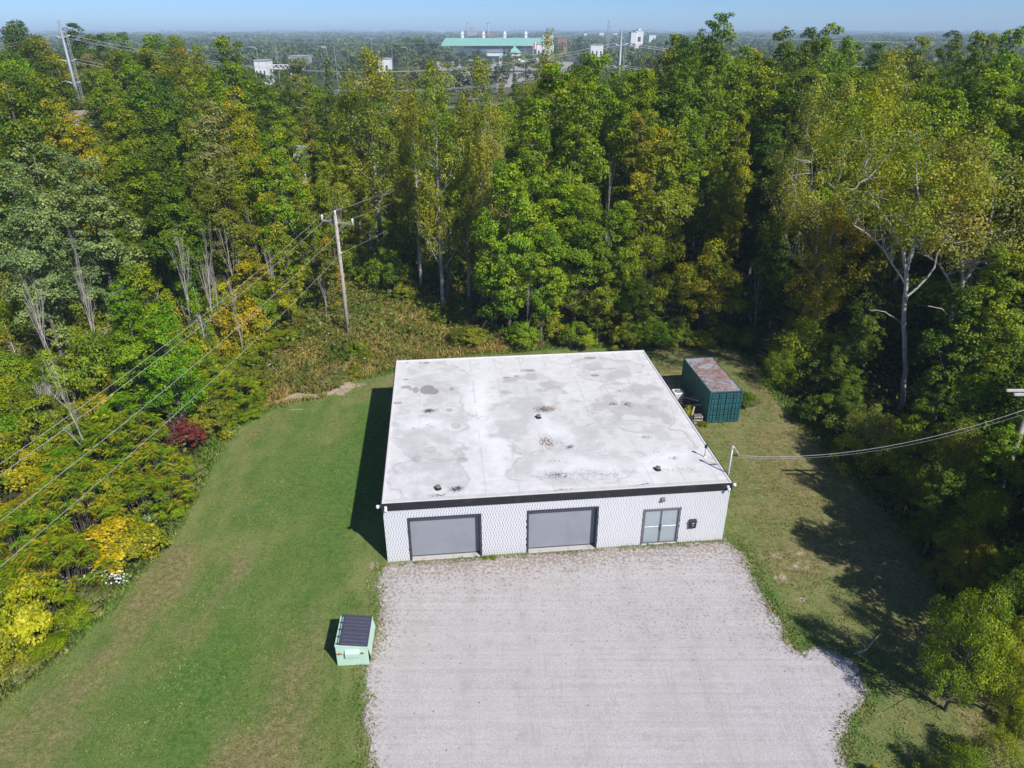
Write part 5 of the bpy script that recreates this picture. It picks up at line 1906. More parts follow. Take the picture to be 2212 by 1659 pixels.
    (740, 300, 84, 80, 'maple', 'leaf_poplar', None), (690, 290, 84, 70, 'maple', 'leaf_mid', None), (850, 420, 84, 90, 'young', 'leaf_yellowgreen', None), (880, 350, 80, 80, 'young', 'leaf_yellowgreen', None), (780, 420, 84, 70, 'bush', 'leaf_yellowgreen', None),
    (705, 500, 66, 60, 'young', 'leaf_orange', None), (800, 560, 76, 80, 'bush', 'leaf_mid', None), (880, 590, 72, 80, 'bush', 'leaf_olive', None),
    # shrubs at the foot of the woods behind the workshop
    (1010, 700, 60, 90, 'bush', 'leaf_olive', None), (1080, 640, 60.5, 80, 'bush', 'leaf_bright', None), (1130, 690, 60, 80, 'bush', 'leaf_bright', None), (1190, 660, 60, 90, 'bush', 'leaf_yellowgreen', None), (1250, 690, 59.8, 80, 'bush', 'leaf_green', None),
    (1310, 665, 59.8, 90, 'bush', 'leaf_olive', None), (1355, 690, 59.8, 70, 'bush', 'leaf_yellowgreen', None), (1410, 670, 60, 90, 'bush', 'leaf_bright', None), (1465, 680, 60, 80, 'bush', 'leaf_mid', None), (1518, 712, 60, 70, 'bush', 'leaf_vine', 'yellow bush right behind the container'), (1570, 690, 61, 80, 'bush', 'leaf_dark', None), (1630, 700, 60, 90, 'bush', 'leaf_dark', None),
    (790, 770, 56.3, 50, 'fine_bush', 'leaf_mid', 'small round bush just behind the back left corner of the roof'), (770, 745, 58, 60, 'bush', 'leaf_sumac', None),
    (960, 655, 64, 60, 'bush', 'leaf_mid', None),
]
plant('cottonwood', 29.7, 48.0, 0, 24, 11.2, 'leaf_poplar', 'cottonwood on the right with long bare pale trunk and white fork', 0, 0.0)
plant('cottonwood', 33.1, 49.0, 0, 20.5, 10.5, 'leaf_poplar_pale', 'greyish cottonwood near the right edge with a leaning bare trunk', 1, 0.0)
for h in HERO:
    put(*h[:6], label=h[6], var=(h[7] if len(h) > 7 else None), rot=(h[8] if len(h) > 8 else None))

# sumac thicket and mixed brush along the left lawn edge
rb = np.random.default_rng(23)


def crowded(x, y, d, kinds=None):
    if ((x + 16.4) / 3.4) ** 2 + ((y - 49.7) / 1.5) ** 2 < 1:
        return True
    for p in PLANTS:
        if p[3] and p[1] in ('bush', 'vine', 'bare_clump') and y < 48 and (p[4] - x) ** 2 + (p[5] - y) ** 2 < (p[7] / 2 + .9) ** 2:
            return True
        if (p[4] - x) ** 2 + (p[5] - y) ** 2 < d * d and (kinds is None or p[1] in kinds):
            return True
    return False


def fill(n, xr, yr, spacing, pick, cond, tries=4000):
    k = 0
    for _ in range(tries):
        if k >= n:
            break
        x, y = rb.uniform(*xr), rb.uniform(*yr)
        if not cond(x, y) or crowded(x, y, spacing):
            continue
        r = pick(x, y)
        if r is None:
            continue
        kind, H, wd, mat = r
        g0 = float(grade(np.array([x]), np.array([y]))[0])
        plant(kind, x, y, g0 - .05, H, wd, mat)
        k += 1
    return k


def sd(x, y):
    return float(sdist(np.array([x]), np.array([y]), LAWN_L)[0])


def pick_edge(x, y):
    q = rb.uniform()
    if q < (.5 if 20 < y < 31 else .2):
        return 'vine', rb.uniform(2.0, 3.6), rb.uniform(3.2, 4.8), ('leaf_vine', 'leaf_vine', 'leaf_olive', 'leaf_vine_gold')[rb.integers(4)]
    if q > .78:
        return 'bush', rb.uniform(2.4, 4.0), rb.uniform(3.2, 4.6), ('leaf_yellowgreen', 'leaf_bright', 'leaf_olive')[rb.integers(3)]
    m = ('leaf_sumac', 'leaf_sumac', 'leaf_sumac_green')[rb.integers(3)] if y > 26 else 'leaf_sumac_green'
    return 'sumac', rb.uniform(2.5, 4.3), rb.uniform(3.8, 5.4), m


fill(62, (-34, -18), (16, 50), 1.75, pick_edge, lambda x, y: -8 < sd(x, y) < -1.35)

fill(64, (-34, -12), (14, 54), .95, lambda x, y: ('bush', rb.uniform(.7, 1.5), rb.uniform(1.5, 2.5), ('leaf_olive', 'leaf_mid', 'leaf_greygreen', 'leaf_green')[rb.integers(4)]), lambda x, y: -1.7 < sd(x, y) < -.55 and y < 53.5)


def pick_brush(x, y):
    q = rb.uniform()
    s = -sd(x, y)
    m = ('leaf_green', 'leaf_mid', 'leaf_yellowgreen', 'leaf_olive', 'leaf_bright', 'leaf_yellowgreen', 'leaf_sumac', 'leaf_yellow', 'leaf_mid')[rb.integers(9)]
    if y < 46 and q >= .12 and q < .36:
        q = .5
    if q < .12:
        return 'vine', rb.uniform(1.8, 3.2), rb.uniform(3.5, 5), 'leaf_vine'
    if q < .30:
        return 'sapling', rb.uniform(5, 8.5), rb.uniform(2, 3.4), m
    if q < .36 and s > 9:
        return 'young', rb.uniform(5, 8), rb.uniform(3, 4), m
    return 'bush', rb.uniform(2.6, 4.6) + (rb.uniform(0, 2.2) if y > 46 else 0), rb.uniform(3.6, 5.4), m


def in_brush(x, y):
    s = -sd(x, y)
    return 6.0 < s < 30 and x < -15 and y < 82 and topx(x, y, 2)[0] > -60 and not (y > 51 and x > -24 + (y - 51) * .1)


fill(210, (-75, -14), (18, 84), 2.15, pick_brush, in_brush, 9000)
# saplings and bushes in the gap behind the pole
fill(40, (-38, -6), (64, 98), 2.8, lambda x, y: ('young' if rb.uniform() < .45 else 'sapling', rb.uniform(6, 11), rb.uniform(2.6, 4), ('leaf_yellowgreen', 'leaf_bright', 'leaf_mid', 'leaf_olive')[rb.integers(4)]) if rb.uniform() < .6 else pick_brush(x, y), lambda x, y: not (x > -20 and y < 74))

# bare dead trees and shrubs that stand out
BARE = [(170, 640, 42, 130, 'bare_clump', 'large leafless grey shrub with fanned branches in the left brush', 0), (60, 810, 35, 130, 'bare_clump', 'leafless grey shrub with fine twigs near the left edge', 1), (350, 440, 57, 120, 'bare', 'tall bare purple-grey tree amid the left brush', 0),
        (400, 430, 58, 90, 'bare', None, 1), (15, 470, 50, 90, 'bare', None, 2), (115, 440, 52, 90, 'bare', None, 1), (560, 450, 62, 60, 'bare', None, 2), (480, 430, 64, 80, 'bare', None, 0), (430, 470, 58, 60, 'bare', None, 2), (300, 450, 60, 60, 'bare', None, 1), (640, 380, 72, 60, 'bare', None, 0), (600, 400, 70, 60, 'bare', None, 1), (720, 330, 80, 60, 'bare', None, 2), (540, 400, 70, 50, 'bare', None, 1),
        (1320, 300, 66, 60, 'bare', None, 1), (1140, 560, 60.2, 50, 'bare', None, 2), (1240, 600, 60, 60, 'bare_clump', 'tangle of bare twigs at the wood edge behind the roof', 0), (960, 560, 70, 40, 'bare', None, 0), (490, 560, 55, 50, 'bare', None, 0), (215, 600, 48, 60, 'bare', None, 2), (370, 880, 35.3, 100, 'bare_clump', None, 1), (1660, 560, 61, 60, 'bare', None, 0), (2190, 1000, 29.5, 60, 'bare', None, 1), (690, 560, 63, 40, 'bare', None, 2), (110, 700, 39, 90, 'bare', None, 0)]
for b in BARE:
    put(b[0], b[1], b[2], b[3], b[4], None, label=b[5], var=b[6])
for p in PLANTS:
    if p[2] is None:
        pass

# the woods behind: rows filling the depth between the trees seen in front
SILX = [-60, 60, 150, 230, 300, 400, 450, 490, 530, 560, 600, 700, 780, 860, 930, 1000, 1060, 1120, 1160, 1200, 1290, 1330, 1400, 1450, 1500, 1540, 1580, 1640, 1700, 1770, 1800, 1880, 1950, 2020, 2100, 2160, 2300]
SILY = [40, 62, 70, 78, 74, 78, 100, 80, 110, 150, 165, 170, 165, 190, 190, 200, 190, 170, 140, 120, 110, 125, 110, 74, 66, 50, 50, 95, 60, 70, 62, 100, 100, 90, 90, 70, 50]


def wood_pick(dark):
    def f(x, y):
        px, _ = topx(x, y, 18)
        sil = np.interp(px, SILX, SILY) + rb.uniform(8, 60)
        z = at(px, sil, y)[2]
        z = min(z, 25) - rb.uniform(0, 1.5)
        if z < 7:
            return None
        mats = ('leaf_green', 'leaf_mid', 'leaf_dark', 'leaf_dark', 'leaf_green', 'leaf_yellowgreen', 'leaf_olive', 'leaf_bright') if not dark else ('leaf_dark', 'leaf_green', 'leaf_mid', 'leaf_dark', 'leaf_green')
        return ('maple' if rb.uniform() < .8 else 'broad'), z, rb.uniform(7.5, 11), mats[rb.integers(len(mats))]
    return f


def vis(x, y, m=90):
    px, py = topx(x, y, 12)
    if y < 156 and 104 < topx(x, y, 22)[0] < 205:
        return False
    return -m < px < 2212 + m


fill(105, (0, 100), (64, 150), 5.4, wood_pick(True), lambda x, y: vis(x, y) and (x > 1 + (y - 64) * .06) and (-sd(x, y) > 5))
fill(62, (20, 62), (20, 64), 3.5, lambda x, y: ('maple' if rb.uniform() < .5 else 'broad', rb.uniform(10, 14) if y < 40 else rb.uniform(13, 20), rb.uniform(6.5, 9), ('leaf_dark', 'leaf_green', 'leaf_mid', 'leaf_olive')[rb.integers(4)]), lambda x, y: vis(x, y, 380) and -sd(x, y) > (2.8 if y > 26 else 4.0) and not (25.5 < x < 37 and 36 < y < 50))
fill(80, (-150, -20), (74, 190), 6.4, wood_pick(False), lambda x, y: vis(x, y) and -sd(x, y) > 25 and x < -24 - (y - 74) * .10)
fill(46, (-60, 60), (100, 200), 6.5, wood_pick(False), lambda x, y: vis(x, y) and -50 < x < 12 + (y - 100) * .08)
# trees outside the frame on the right whose shade falls on the lawn
fill(9, (27, 40), (14, 30), 3.8, lambda x, y: ('broad', rb.uniform(8, 11), rb.uniform(6, 7.5), 'leaf_mid'), lambda x, y: topx(x, y, 3)[0] > 2300)


def dist_pick(x, y):
    m = ('leaf_far', 'leaf_far', 'leaf_mid', 'leaf_olive', 'leaf_dark', 'leaf_greygreen')[rb.integers(6)]
    k = 'spruce' if rb.uniform() < .06 else 'distant'
    return k, rb.uniform(9, 16), rb.uniform(8, 14) if k == 'distant' else 5, m


LOT = [(-37, 392), (20, 382), (38, 470), (46, 600), (60, 760), (-76, 770), (-56, 600)]


def not_lot(x, y):
    return float(sdist(np.array([x]), np.array([y]), LOT)[0]) < -6


fill(95, (-330, 330), (205, 400), 11, dist_pick, lambda x, y: vis(x, y, 20) and not_lot(x, y) and (topx(x, y, 10)[0] < 1500 or y > 300))
# trees round the car park
for px, py, Y, wpx, m, k in ((1030, 101, 560, 26, 'leaf_far', 'distant'), (1018, 116, 470, 50, 'leaf_dark', 'distant'), (1045, 114, 480, 40, 'leaf_dark', 'distant'), (1090, 98, 640, 14, 'leaf_far', 'spruce'), (1100, 98, 640, 14, 'leaf_far', 'spruce'), (1135, 112, 560, 60, 'leaf_yellowgreen', 'distant'), (1165, 112, 550, 60, 'leaf_poplar', 'distant'), (1110, 112, 555, 50, 'leaf_poplar', 'distant'), (998, 108, 600, 36, 'leaf_far', 'distant'), (905, 78, 700, 60, 'leaf_far', 'distant'), (875, 80, 690, 60, 'leaf_far', 'distant'), (930, 85, 660, 55, 'leaf_far', 'distant'), (840, 88, 600, 60, 'leaf_far', 'distant'), (965, 108, 560, 40, 'leaf_far', 'distant'), (985, 128, 500, 28, 'leaf_dark', 'spruce'), (1430, 105, 300, 70, 'leaf_greygreen', 'distant'), (1400, 110, 330, 50, 'leaf_olive', 'distant'), (1250, 78, 760, 40, 'leaf_far', 'distant'), (1215, 88, 640, 30, 'leaf_poplar', 'distant')):
    put(px, py, Y, wpx, k, m)


def zone(px):
    Z = ((160, 'at the far left'), (330, 'right of the ladder pole'), (470, 'in the left woods'), (620, 'left of the crossarm pole'), (760, 'around the crossarm pole'), (880, 'above the left roof corner'), (1000, 'below the far grandstand left end'), (1120, 'behind the roof middle'), (1250, 'behind the roof, right of the middle'), (1380, 'behind the right back roof corner'), (1500, 'behind the air conditioner'), (1620, 'behind the container'), (1740, 'right of the container'), (1880, 'left of the white-forked cottonwood'), (2040, 'around the white-forked cottonwood'), (9999, 'near the right edge'))
    for a, b in Z:
        if px < a:
            return b


def depthword(y):
    for a, b in ((24, 'nearest the bottom'), (30, 'low in the picture'), (37, 'beside the lawn'), (46, 'level with the roof'), (56, 'level with the pole foot'), (64, 'front row'), (74, 'second row'), (86, 'third row'), (102, 'middle rows'), (130, 'rear rows'), (200, 'back of the woods'), (290, 'beyond the power lines'), (420, 'far off'), (9999, 'by the far grandstand')):
        if y < a:
            return b


def label_plants():
    seen = {}
    for p in PLANTS:
        root, kind, mat, label, x, y, zt, wr = p
        if label:
            root['label'] = label
            continue
        px, py = topx(x, y, zt)
        key = '%s %s %s, %s' % (HUE[mat], WORD[kind], zone(px), depthword(y))
        seen.setdefault(key, []).append((px, zt, wr, root))
    ordn = ['leftmost', 'second from left', 'third from left', 'fourth from left', 'fifth from left', 'sixth from left', 'seventh from left', 'eighth from left', 'ninth from left', 'tenth from left', 'eleventh from left', 'twelfth from left']
    for key, lst in seen.items():
        if len(lst) == 1:
            lst[0][3]['label'] = key
            continue
        lst.sort(key=lambda q: q[0])
        n = len(lst)
        for i, q in enumerate(lst):
            w_ = 'rightmost' if i == n - 1 else ordn[min(i, 11)]
            t = (w_ + ' ' + key).split()
            q[3]['label'] = ' '.join(t[:16])


label_plants()


# ------------------------------------------------------------------ ground growth nobody could count
def blades(name, label, cat, x, y, h, wd, mat, lean=.3, seed=1, hue=None, per=1, z=None):
    rng = np.random.default_rng(seed)
    n = len(x)
    z0 = grade(x, y) if z is None else z
    th = rng.uniform(0, 2 * pi, n)
    h = h * rng.uniform(.55, 1.3, n)
    wv = wd * rng.uniform(.6, 1.4, n)
    lx, ly = rng.normal(0, lean, n) * h, rng.normal(0, lean, n) * h
    a = np.stack([x - np.cos(th) * wv / 2, y - np.sin(th) * wv / 2, z0 - .02], 1)
    b = np.stack([x + np.cos(th) * wv / 2, y + np.sin(th) * wv / 2, z0 - .02], 1)
    c = np.stack([x + lx * .5 + np.cos(th) * wv * .45, y + ly * .5 + np.sin(th) * wv * .45, z0 + h * .6], 1)
    d = np.stack([x + lx, y + ly, z0 + h], 1)
    V = np.stack([a, b, c, d], 1).reshape(-1, 3)
    tint = np.clip(rng.normal(.5, .2, n), 0, 1)
    au = hue if hue is not None else rng.uniform(0, 1, n)
    me = npmesh(name, V, np.arange(4 * n).reshape(n, 4), MATS[mat], {'tint': ('FACE', tint), 'autumn': ('FACE', au)})
    return tag(link(name, me), label, cat, None, 'stuff')


def scatter(n, xr, yr, cond, seed):
    rng = np.random.default_rng(seed)
    x, y = rng.uniform(*xr, n), rng.uniform(*yr, n)
    k = cond(x, y)
    return x[k], y[k]


def growth():
    # tall autumn weeds between the lawn, the pole and the trees
    def meadow(x, y):
        s = -sdist(x, y, LAWN_L)
        left = -27 - (y - 50) * .15
        xw, yw = x + 2.6 * (fbm(x, y, 1.6, 81, 3) - .5), y + 2.6 * (fbm(x + 30, y, 1.6, 82, 3) - .5)
        sand = (blob(xw, yw, -16.4, 49.7, 3.0, 1.0, .25) + blob(xw, yw, -13.2, 51.8, 2.2, .9, .6)) > .38 + .3 * vnoise(x * 3, y * 3, 8)
        return ~sand & (s > .1) & (y > 47) & (y < 92) & (x > left) & (x < 3 - (y - 58) * .2) & ((y < 60 + 6 * vnoise(x / 5, y / 5, 3)) | (x < -4))
    x, y = scatter(300000, (-36, 6), (47, 92), meadow, 31)
    hue = np.clip(fbm(x, y, 2.6, 61, 4) * 1.5 - .30 + .25 * (x > -14), 0, 1)
    hgt = .22 + .55 * fbm(x, y, 3.5, 62, 3)
    blades('meadow_weeds', 'tall rust and olive autumn weeds around the wooden pole', 'weeds', x, y, hgt, .085, 'leaf_meadow', .45, 32, hue)
    # goldenrod and aster heads
    def heads(x, y):
        return meadow(x, y) & (fbm(x, y, 2.0, 71, 3) > .58) & (y < 74)
    x, y = scatter(1500, (-32, -3), (50, 76), heads, 33)
    z = grade(x, y) + .75 + .3 * vnoise(x, y, 5)
    rng = np.random.default_rng(4)
    N = unit(rng.normal(size=(len(x), 3)) + (0, 0, 1))
    V, Fq = leaves(np.stack([x, y, z], 1), N, .10, rng, .8)
    tag(link('weed_heads', npmesh('weed_heads', V, Fq, MATS['flower_white'])), 'small white seed heads scattered over the meadow weeds', 'flowers', None, 'stuff')
    # white asters at the lawn edge
    P = []
    for cx, cy, r, n in ((-21.5, 29.0, .9, 130), (-20.3, 28.4, .5, 60), (-20.8, 33.3, .45, 90), (-20.5, 31.2, .4, 40), (-21.3, 30.6, .3, 20), (-22.6, 49.5, .5, 30)):
        P.append(np.stack([rng.normal(cx, r * .5, n), rng.normal(cy, r * .5, n), rng.uniform(.5, 1.0, n)], 1))
    P = np.concatenate(P)
    V, Fq = leaves(P, unit(rng.normal(size=(len(P), 3)) + (0, 0, 1.5)), .11, rng, .9)
    tag(link('white_asters', npmesh('white_asters', V, Fq, MATS['flower_white'])), 'clusters of small white asters along the left lawn edge', 'flowers', None, 'stuff')
    # low growth on the woodland floor
    def woods(x, y):
        s = -sdist(x, y, LAWN_L)
        px = CX + F_ * x / (y * cos(TILT) + CAM_H * sin(TILT))
        return (s > .35) & ((blob(x, y, -16.4, 49.7, 3.0, 1.1, .25) + blob(x, y, -13.2, 51.8, 2.2, 1.0, .6)) < .4) & (px > -80) & (px < 2300) & ((x < -8) | (s > 1.0))
    x, y = scatter(250000, (-85, 85), (12, 125), woods, 35)
    rng = np.random.default_rng(36)
    s = -sdist(x, y, LAWN_L)
    hz = np.minimum(1.6, .45 + s * .55) * rng.uniform(0, 1, len(x)) ** .8
    hz = hz * (.4 + 1.0 * fbm(x, y, 2.5, 88, 3))
    z = grade(x, y) + hz
    N = unit(rng.normal(size=(len(x), 3)) * .6 + (0, 0, 1))
    dist = np.hypot(x, y)
    V, Fq = leaves(np.stack([x, y, z], 1), N, np.clip(.16 + (dist - 25) * .0042, .14, .5), rng, .7)
    au = np.clip(fbm(x, y, 3.0, 91, 3) * 1.3 - .2, 0, 1)
    me = npmesh('undergrowth', V, Fq, MATS['leaf_under'], {'tint': ('FACE', np.clip(rng.normal(.5, .2, len(x)), 0, 1)), 'autumn': ('FACE', au)})
    tag(link('undergrowth', me), 'low leafy undergrowth covering the woodland floor', 'undergrowth', None, 'stuff')
    # weeds at the edge of the mown grass
    def rim(x, y):
        s = -sdist(x, y, LAWN_L)
        sand = (blob(x, y, -16.4, 49.7, 3.0, 1.1, .25) + blob(x, y, -13.2, 51.8, 2.2, 1.0, .6)) > .35
        return ~sand & (s > -.35) & (s < 1.5) & (y < 61)
    x, y = scatter(260000, (-30, 26), (16, 61), rim, 37)
    hue = np.clip(fbm(x, y, 1.6, 95, 3) * 1.2 - .2, 0, 1)
    blades('edge_weeds', 'rough unmown weeds along the edge of the lawn', 'weeds', x, y, .10 + .26 * vnoise(x, y, 9), .07, 'leaf_lawn', .6, 38, hue)
    # grass of the lawn: longer tufts here and there
    def lawn(x, y):
        s = sdist(x, y, LAWN_L)
        g = sdist(x, y, GRAVEL)
        d = np.stack([x, y], 1) - FL
        u, v = d @ UX, d @ VY
        b = (u > -.05) & (u < BW + .05) & (v > -.2) & (v < BD + .05)
        return (s > 0) & (g < -.12) & ~b
    x, y = scatter(330000, (-29, 27), (15, 60), lawn, 39)
    keep = fbm(x, y, .8, 97, 3) > .46
    x, y = x[keep], y[keep]
    hue = np.clip(fbm(x, y, 2.2, 98, 3) + np.where(x > 10, .15, -.1), 0, 1)
    blades('lawn_grass', 'short mown grass tufts of the lawn', 'grass', x, y, .055, .06, 'leaf_lawn', .5, 40, hue, z=np.zeros(len(x)))
    # ragged grass where gravel meets lawn and along the front wall
    def gr(x, y):
        g = sdist(x, y, GRAVEL)
        d = np.stack([x, y], 1) - FL
        u, v = d @ UX, d @ VY
        side = (g > -.55) & (g < .5 * vnoise(x * 2, y * 2, 12)) & (v < -.25)
        wall = (v > -.5) & (v < -.05) & (u > 0) & (u < BW) & (vnoise(u * 1.2, v * 0, 14) > .42)
        return side | wall
    x, y = scatter(240000, (-8.5, 17), (16, 34), gr, 41)
    keep = np.random.default_rng(2).uniform(0, 1, len(x)) < .26
    x, y = x[keep], y[keep]
    hue = np.clip(fbm(x, y, 1.0, 99, 3) * 1.1, 0, 1)
    blades('gravel_edge_grass', 'scruffy grass and weeds creeping over the gravel edge', 'grass', x, y, .09, .05, 'leaf_lawn', .5, 42, hue, z=np.full(len(x), .015))
    # stones lying loose
    rng = np.random.default_rng(43)
    x, y = scatter(22000, (-8, 17), (17, 33), lambda x, y: sdist(x, y, GRAVEL) > -.45 * vnoise(x * 1.5, y * 1.5, 3), 44)
    d = np.stack([x, y], 1) - FL
    k = (d @ VY) < -.1
    x, y = x[k], y[k]
    n = len(x)
    r = rng.uniform(.010, .026, n)
    base = np.array([(1, 0, 0), (-.5, .87, 0), (-.5, -.87, 0), (0, 0, 1.)])
    a = rng.uniform(0, 6.28, n)
    ca, sa = np.cos(a), np.sin(a)
    B = np.repeat(base[None], n, 0) * r[:, None, None]
    Vx = B[:, :, 0] * ca[:, None] - B[:, :, 1] * sa[:, None] + x[:, None]
    Vy = B[:, :, 0] * sa[:, None] + B[:, :, 1] * ca[:, None] + y[:, None]
    V = np.stack([Vx, Vy, B[:, :, 2] * .8 + .018], -1).reshape(-1, 3)
    f = np.array([(0, 1, 3), (1, 2, 3), (2, 0, 3)])
    Fq = (np.arange(n)[:, None, None] * 4 + f[None]).reshape(-1, 3)
    tag(link('loose_stones', npmesh('loose_stones', V, Fq, MATS['stone'])), 'loose pale crushed stones over the gravel lot', 'stones', None, 'stuff')
    # fallen leaves
    x, y = scatter(15000, (-9, 24), (17, 60), lambda x, y: (sdist(x, y, LAWN_L) > 0) & ((x > 9) | (sdist(x, y, GRAVEL) > 0)), 45)
    d = np.stack([x, y], 1) - FL
    u, v = d @ UX, d @ VY
    dens = np.where(sdist(x, y, GRAVEL) > 0, (.30 * np.exp(v / 3) + .03) * (fbm(x, y, 1.5, 17, 3) > .5), .12)
    k = (rng.uniform(0, 1, len(x)) < dens) & ~((u > -.1) & (u < BW + .1) & (v > -.05) & (v < BD + .1))
    x, y = x[k], y[k]
    V, Fq = leaves(np.stack([x, y, np.full(len(x), .045)], 1), unit(rng.normal(size=(len(x), 3)) * .3 + (0, 0, 1)), .075, rng, .8)
    tag(link('fallen_leaves', npmesh('fallen_leaves', V, Fq, MATS['dry_leaf'])), 'dry brown fallen leaves strewn over gravel and lawn', 'leaves', None, 'stuff')


plain('stone', (.44, .425, .415), .9, var=.35, scale=7)
plain('dry_leaf', (.28, .20, .11), .9, var=.3, scale=3)
leafmat('leaf_lawn', (.120, .210, .042), (.250, .250, .090), .45, trans=.15, blur=.3)
growth()
# small single plants by the junk and the wall
for (x, y, h, wd, m, lb) in ((13.3, 46.9, 1.0, 1.0, 'leaf_vine', 'small yellow-flowered weed clump beside the crate'), (12.95, 48.0, .7, .8, 'leaf_mid', 'low weeds in front of the air conditioner'), (17.9, 48.6, 1.3, 2.2, 'leaf_dark', 'dark weeds under the antenna frame right of the container'), (14.1, 45.5, .4, .8, 'leaf_olive', 'grass tuft at the container front left corner')):
    plant('bush', x, y, -.05, h, wd, m, lb)
    PLANTS[-1][0]['label'] = lb
plant('bush', *bworld(5.35, -.30)[:2], -.02, .22, .32, 'leaf_green', 'w')[
    'label'] = 'tiny green weed at the wall base between the garage doors'
plant('bush', *bworld(5.75, -.28)[:2], -.02, .16, .4, 'leaf_olive', 'w')[
    'label'] = 'tiny dull weed at the wall base just left of the second garage door'
def goldenrod():
    t = plant('bush', 14.05, 18.0, -.03, .7, .5, 'leaf_vine_gold', 'w')
    t['label'] = 'small yellow goldenrod plant at the bottom edge right of the gravel'
goldenrod()
m = MB()
m.tube([(15.9, 24.0, .06), (16.6, 24.25, .08), (17.3, 24.9, .07), (17.7, 25.2, .12)], [.03, .035, .03, .01], 5)
m.tube([(16.6, 24.25, .08), (16.5, 24.7, .16)], [.02, .008], 4)
tag(m.build('fallen_branch', MATS['dead_wood'], None, True), 'fallen pale branch lying on the lawn right of the gravel', 'branch')


# ------------------------------------------------------------------ far distance
def far_woods():
    rng = np.random.default_rng(51)
    P, Sz, Hh, hue = [], [], [], []
    tot = 0
    for y0, y1, n, r, h in ((400, 620, 620, 5.5, 11), (620, 1000, 900, 6.5, 12), (1000, 1700, 1100, 9, 13), (1700, 3000, 1000, 16, 15), (3000, 6000, 900, 34, 18), (6000, 14000, 700, 80, 24)):
        y = rng.uniform(y0, y1, n * 2)
        x = (rng.uniform(-60, 2280, n * 2) - CX) / F_ * (y * cos(TILT) + 11)
        k = fbm(x + 9000, y, 90 + y0 * .12, 7, 3) > .42
        k &= sdist(x, y, LOT) < -8
        px = CX + F_ * x / (y * cos(TILT) + 11)
        k &= ~((px > 560) & (px < 960) & (y < 700) & (y > 430) & (rng.uniform(0, 1, len(y)) < .35))
        k &= ~((px > 930) & (px < 1200) & (y > 640) & (y < 800))
        x, y = x[k][:n], y[k][:n]
        m = len(x)
        P.append(np.stack([x, y], 1))
        Sz.append(r * rng.uniform(.7, 1.4, m))
        Hh.append(h * rng.uniform(.7, 1.25, m))
        hue.append(rng.uniform(0, 1, m))
    P = np.concatenate(P)
    Sz = np.concatenate(Sz)
    Hh = np.concatenate(Hh)
    hue = np.concatenate(hue)
    per = 70
    n = len(P)
    idx = np.repeat(np.arange(n), per)
    d = unit(rng.normal(size=(len(idx), 3)))
    d[:, 2] = np.abs(d[:, 2]) * 1.0
    rr = rng.uniform(.65, 1.0, (len(idx), 1))
    c = np.stack([P[idx, 0], P[idx, 1], Hh[idx] * .45], 1)
    Q = c + d * rr * np.stack([Sz[idx], Sz[idx], Hh[idx] * .55], 1)
    Q[:, 2] -= (rng.uniform(0, 1, len(idx)) < .35) * Hh[idx] * .35
    N = unit(d + rng.normal(size=d.shape) * .5)
    V, Fq = leaves(Q, N, Sz[idx] * .42, rng, .8)
    tint = np.clip(.5 + .4 * (hue[idx] - .5) + rng.normal(0, .15, len(idx)), 0, 1)
    me = npmesh('far_woods', V, Fq, MATS['leaf_far'], {'tint': ('FACE', tint), 'autumn': ('FACE', np.clip(np.roll(hue, 3)[idx], 0, 1))})
    tag(link('far_woods', me), 'distant hazy woods reaching to the horizon', 'woods', None, 'stuff')


far_woods()


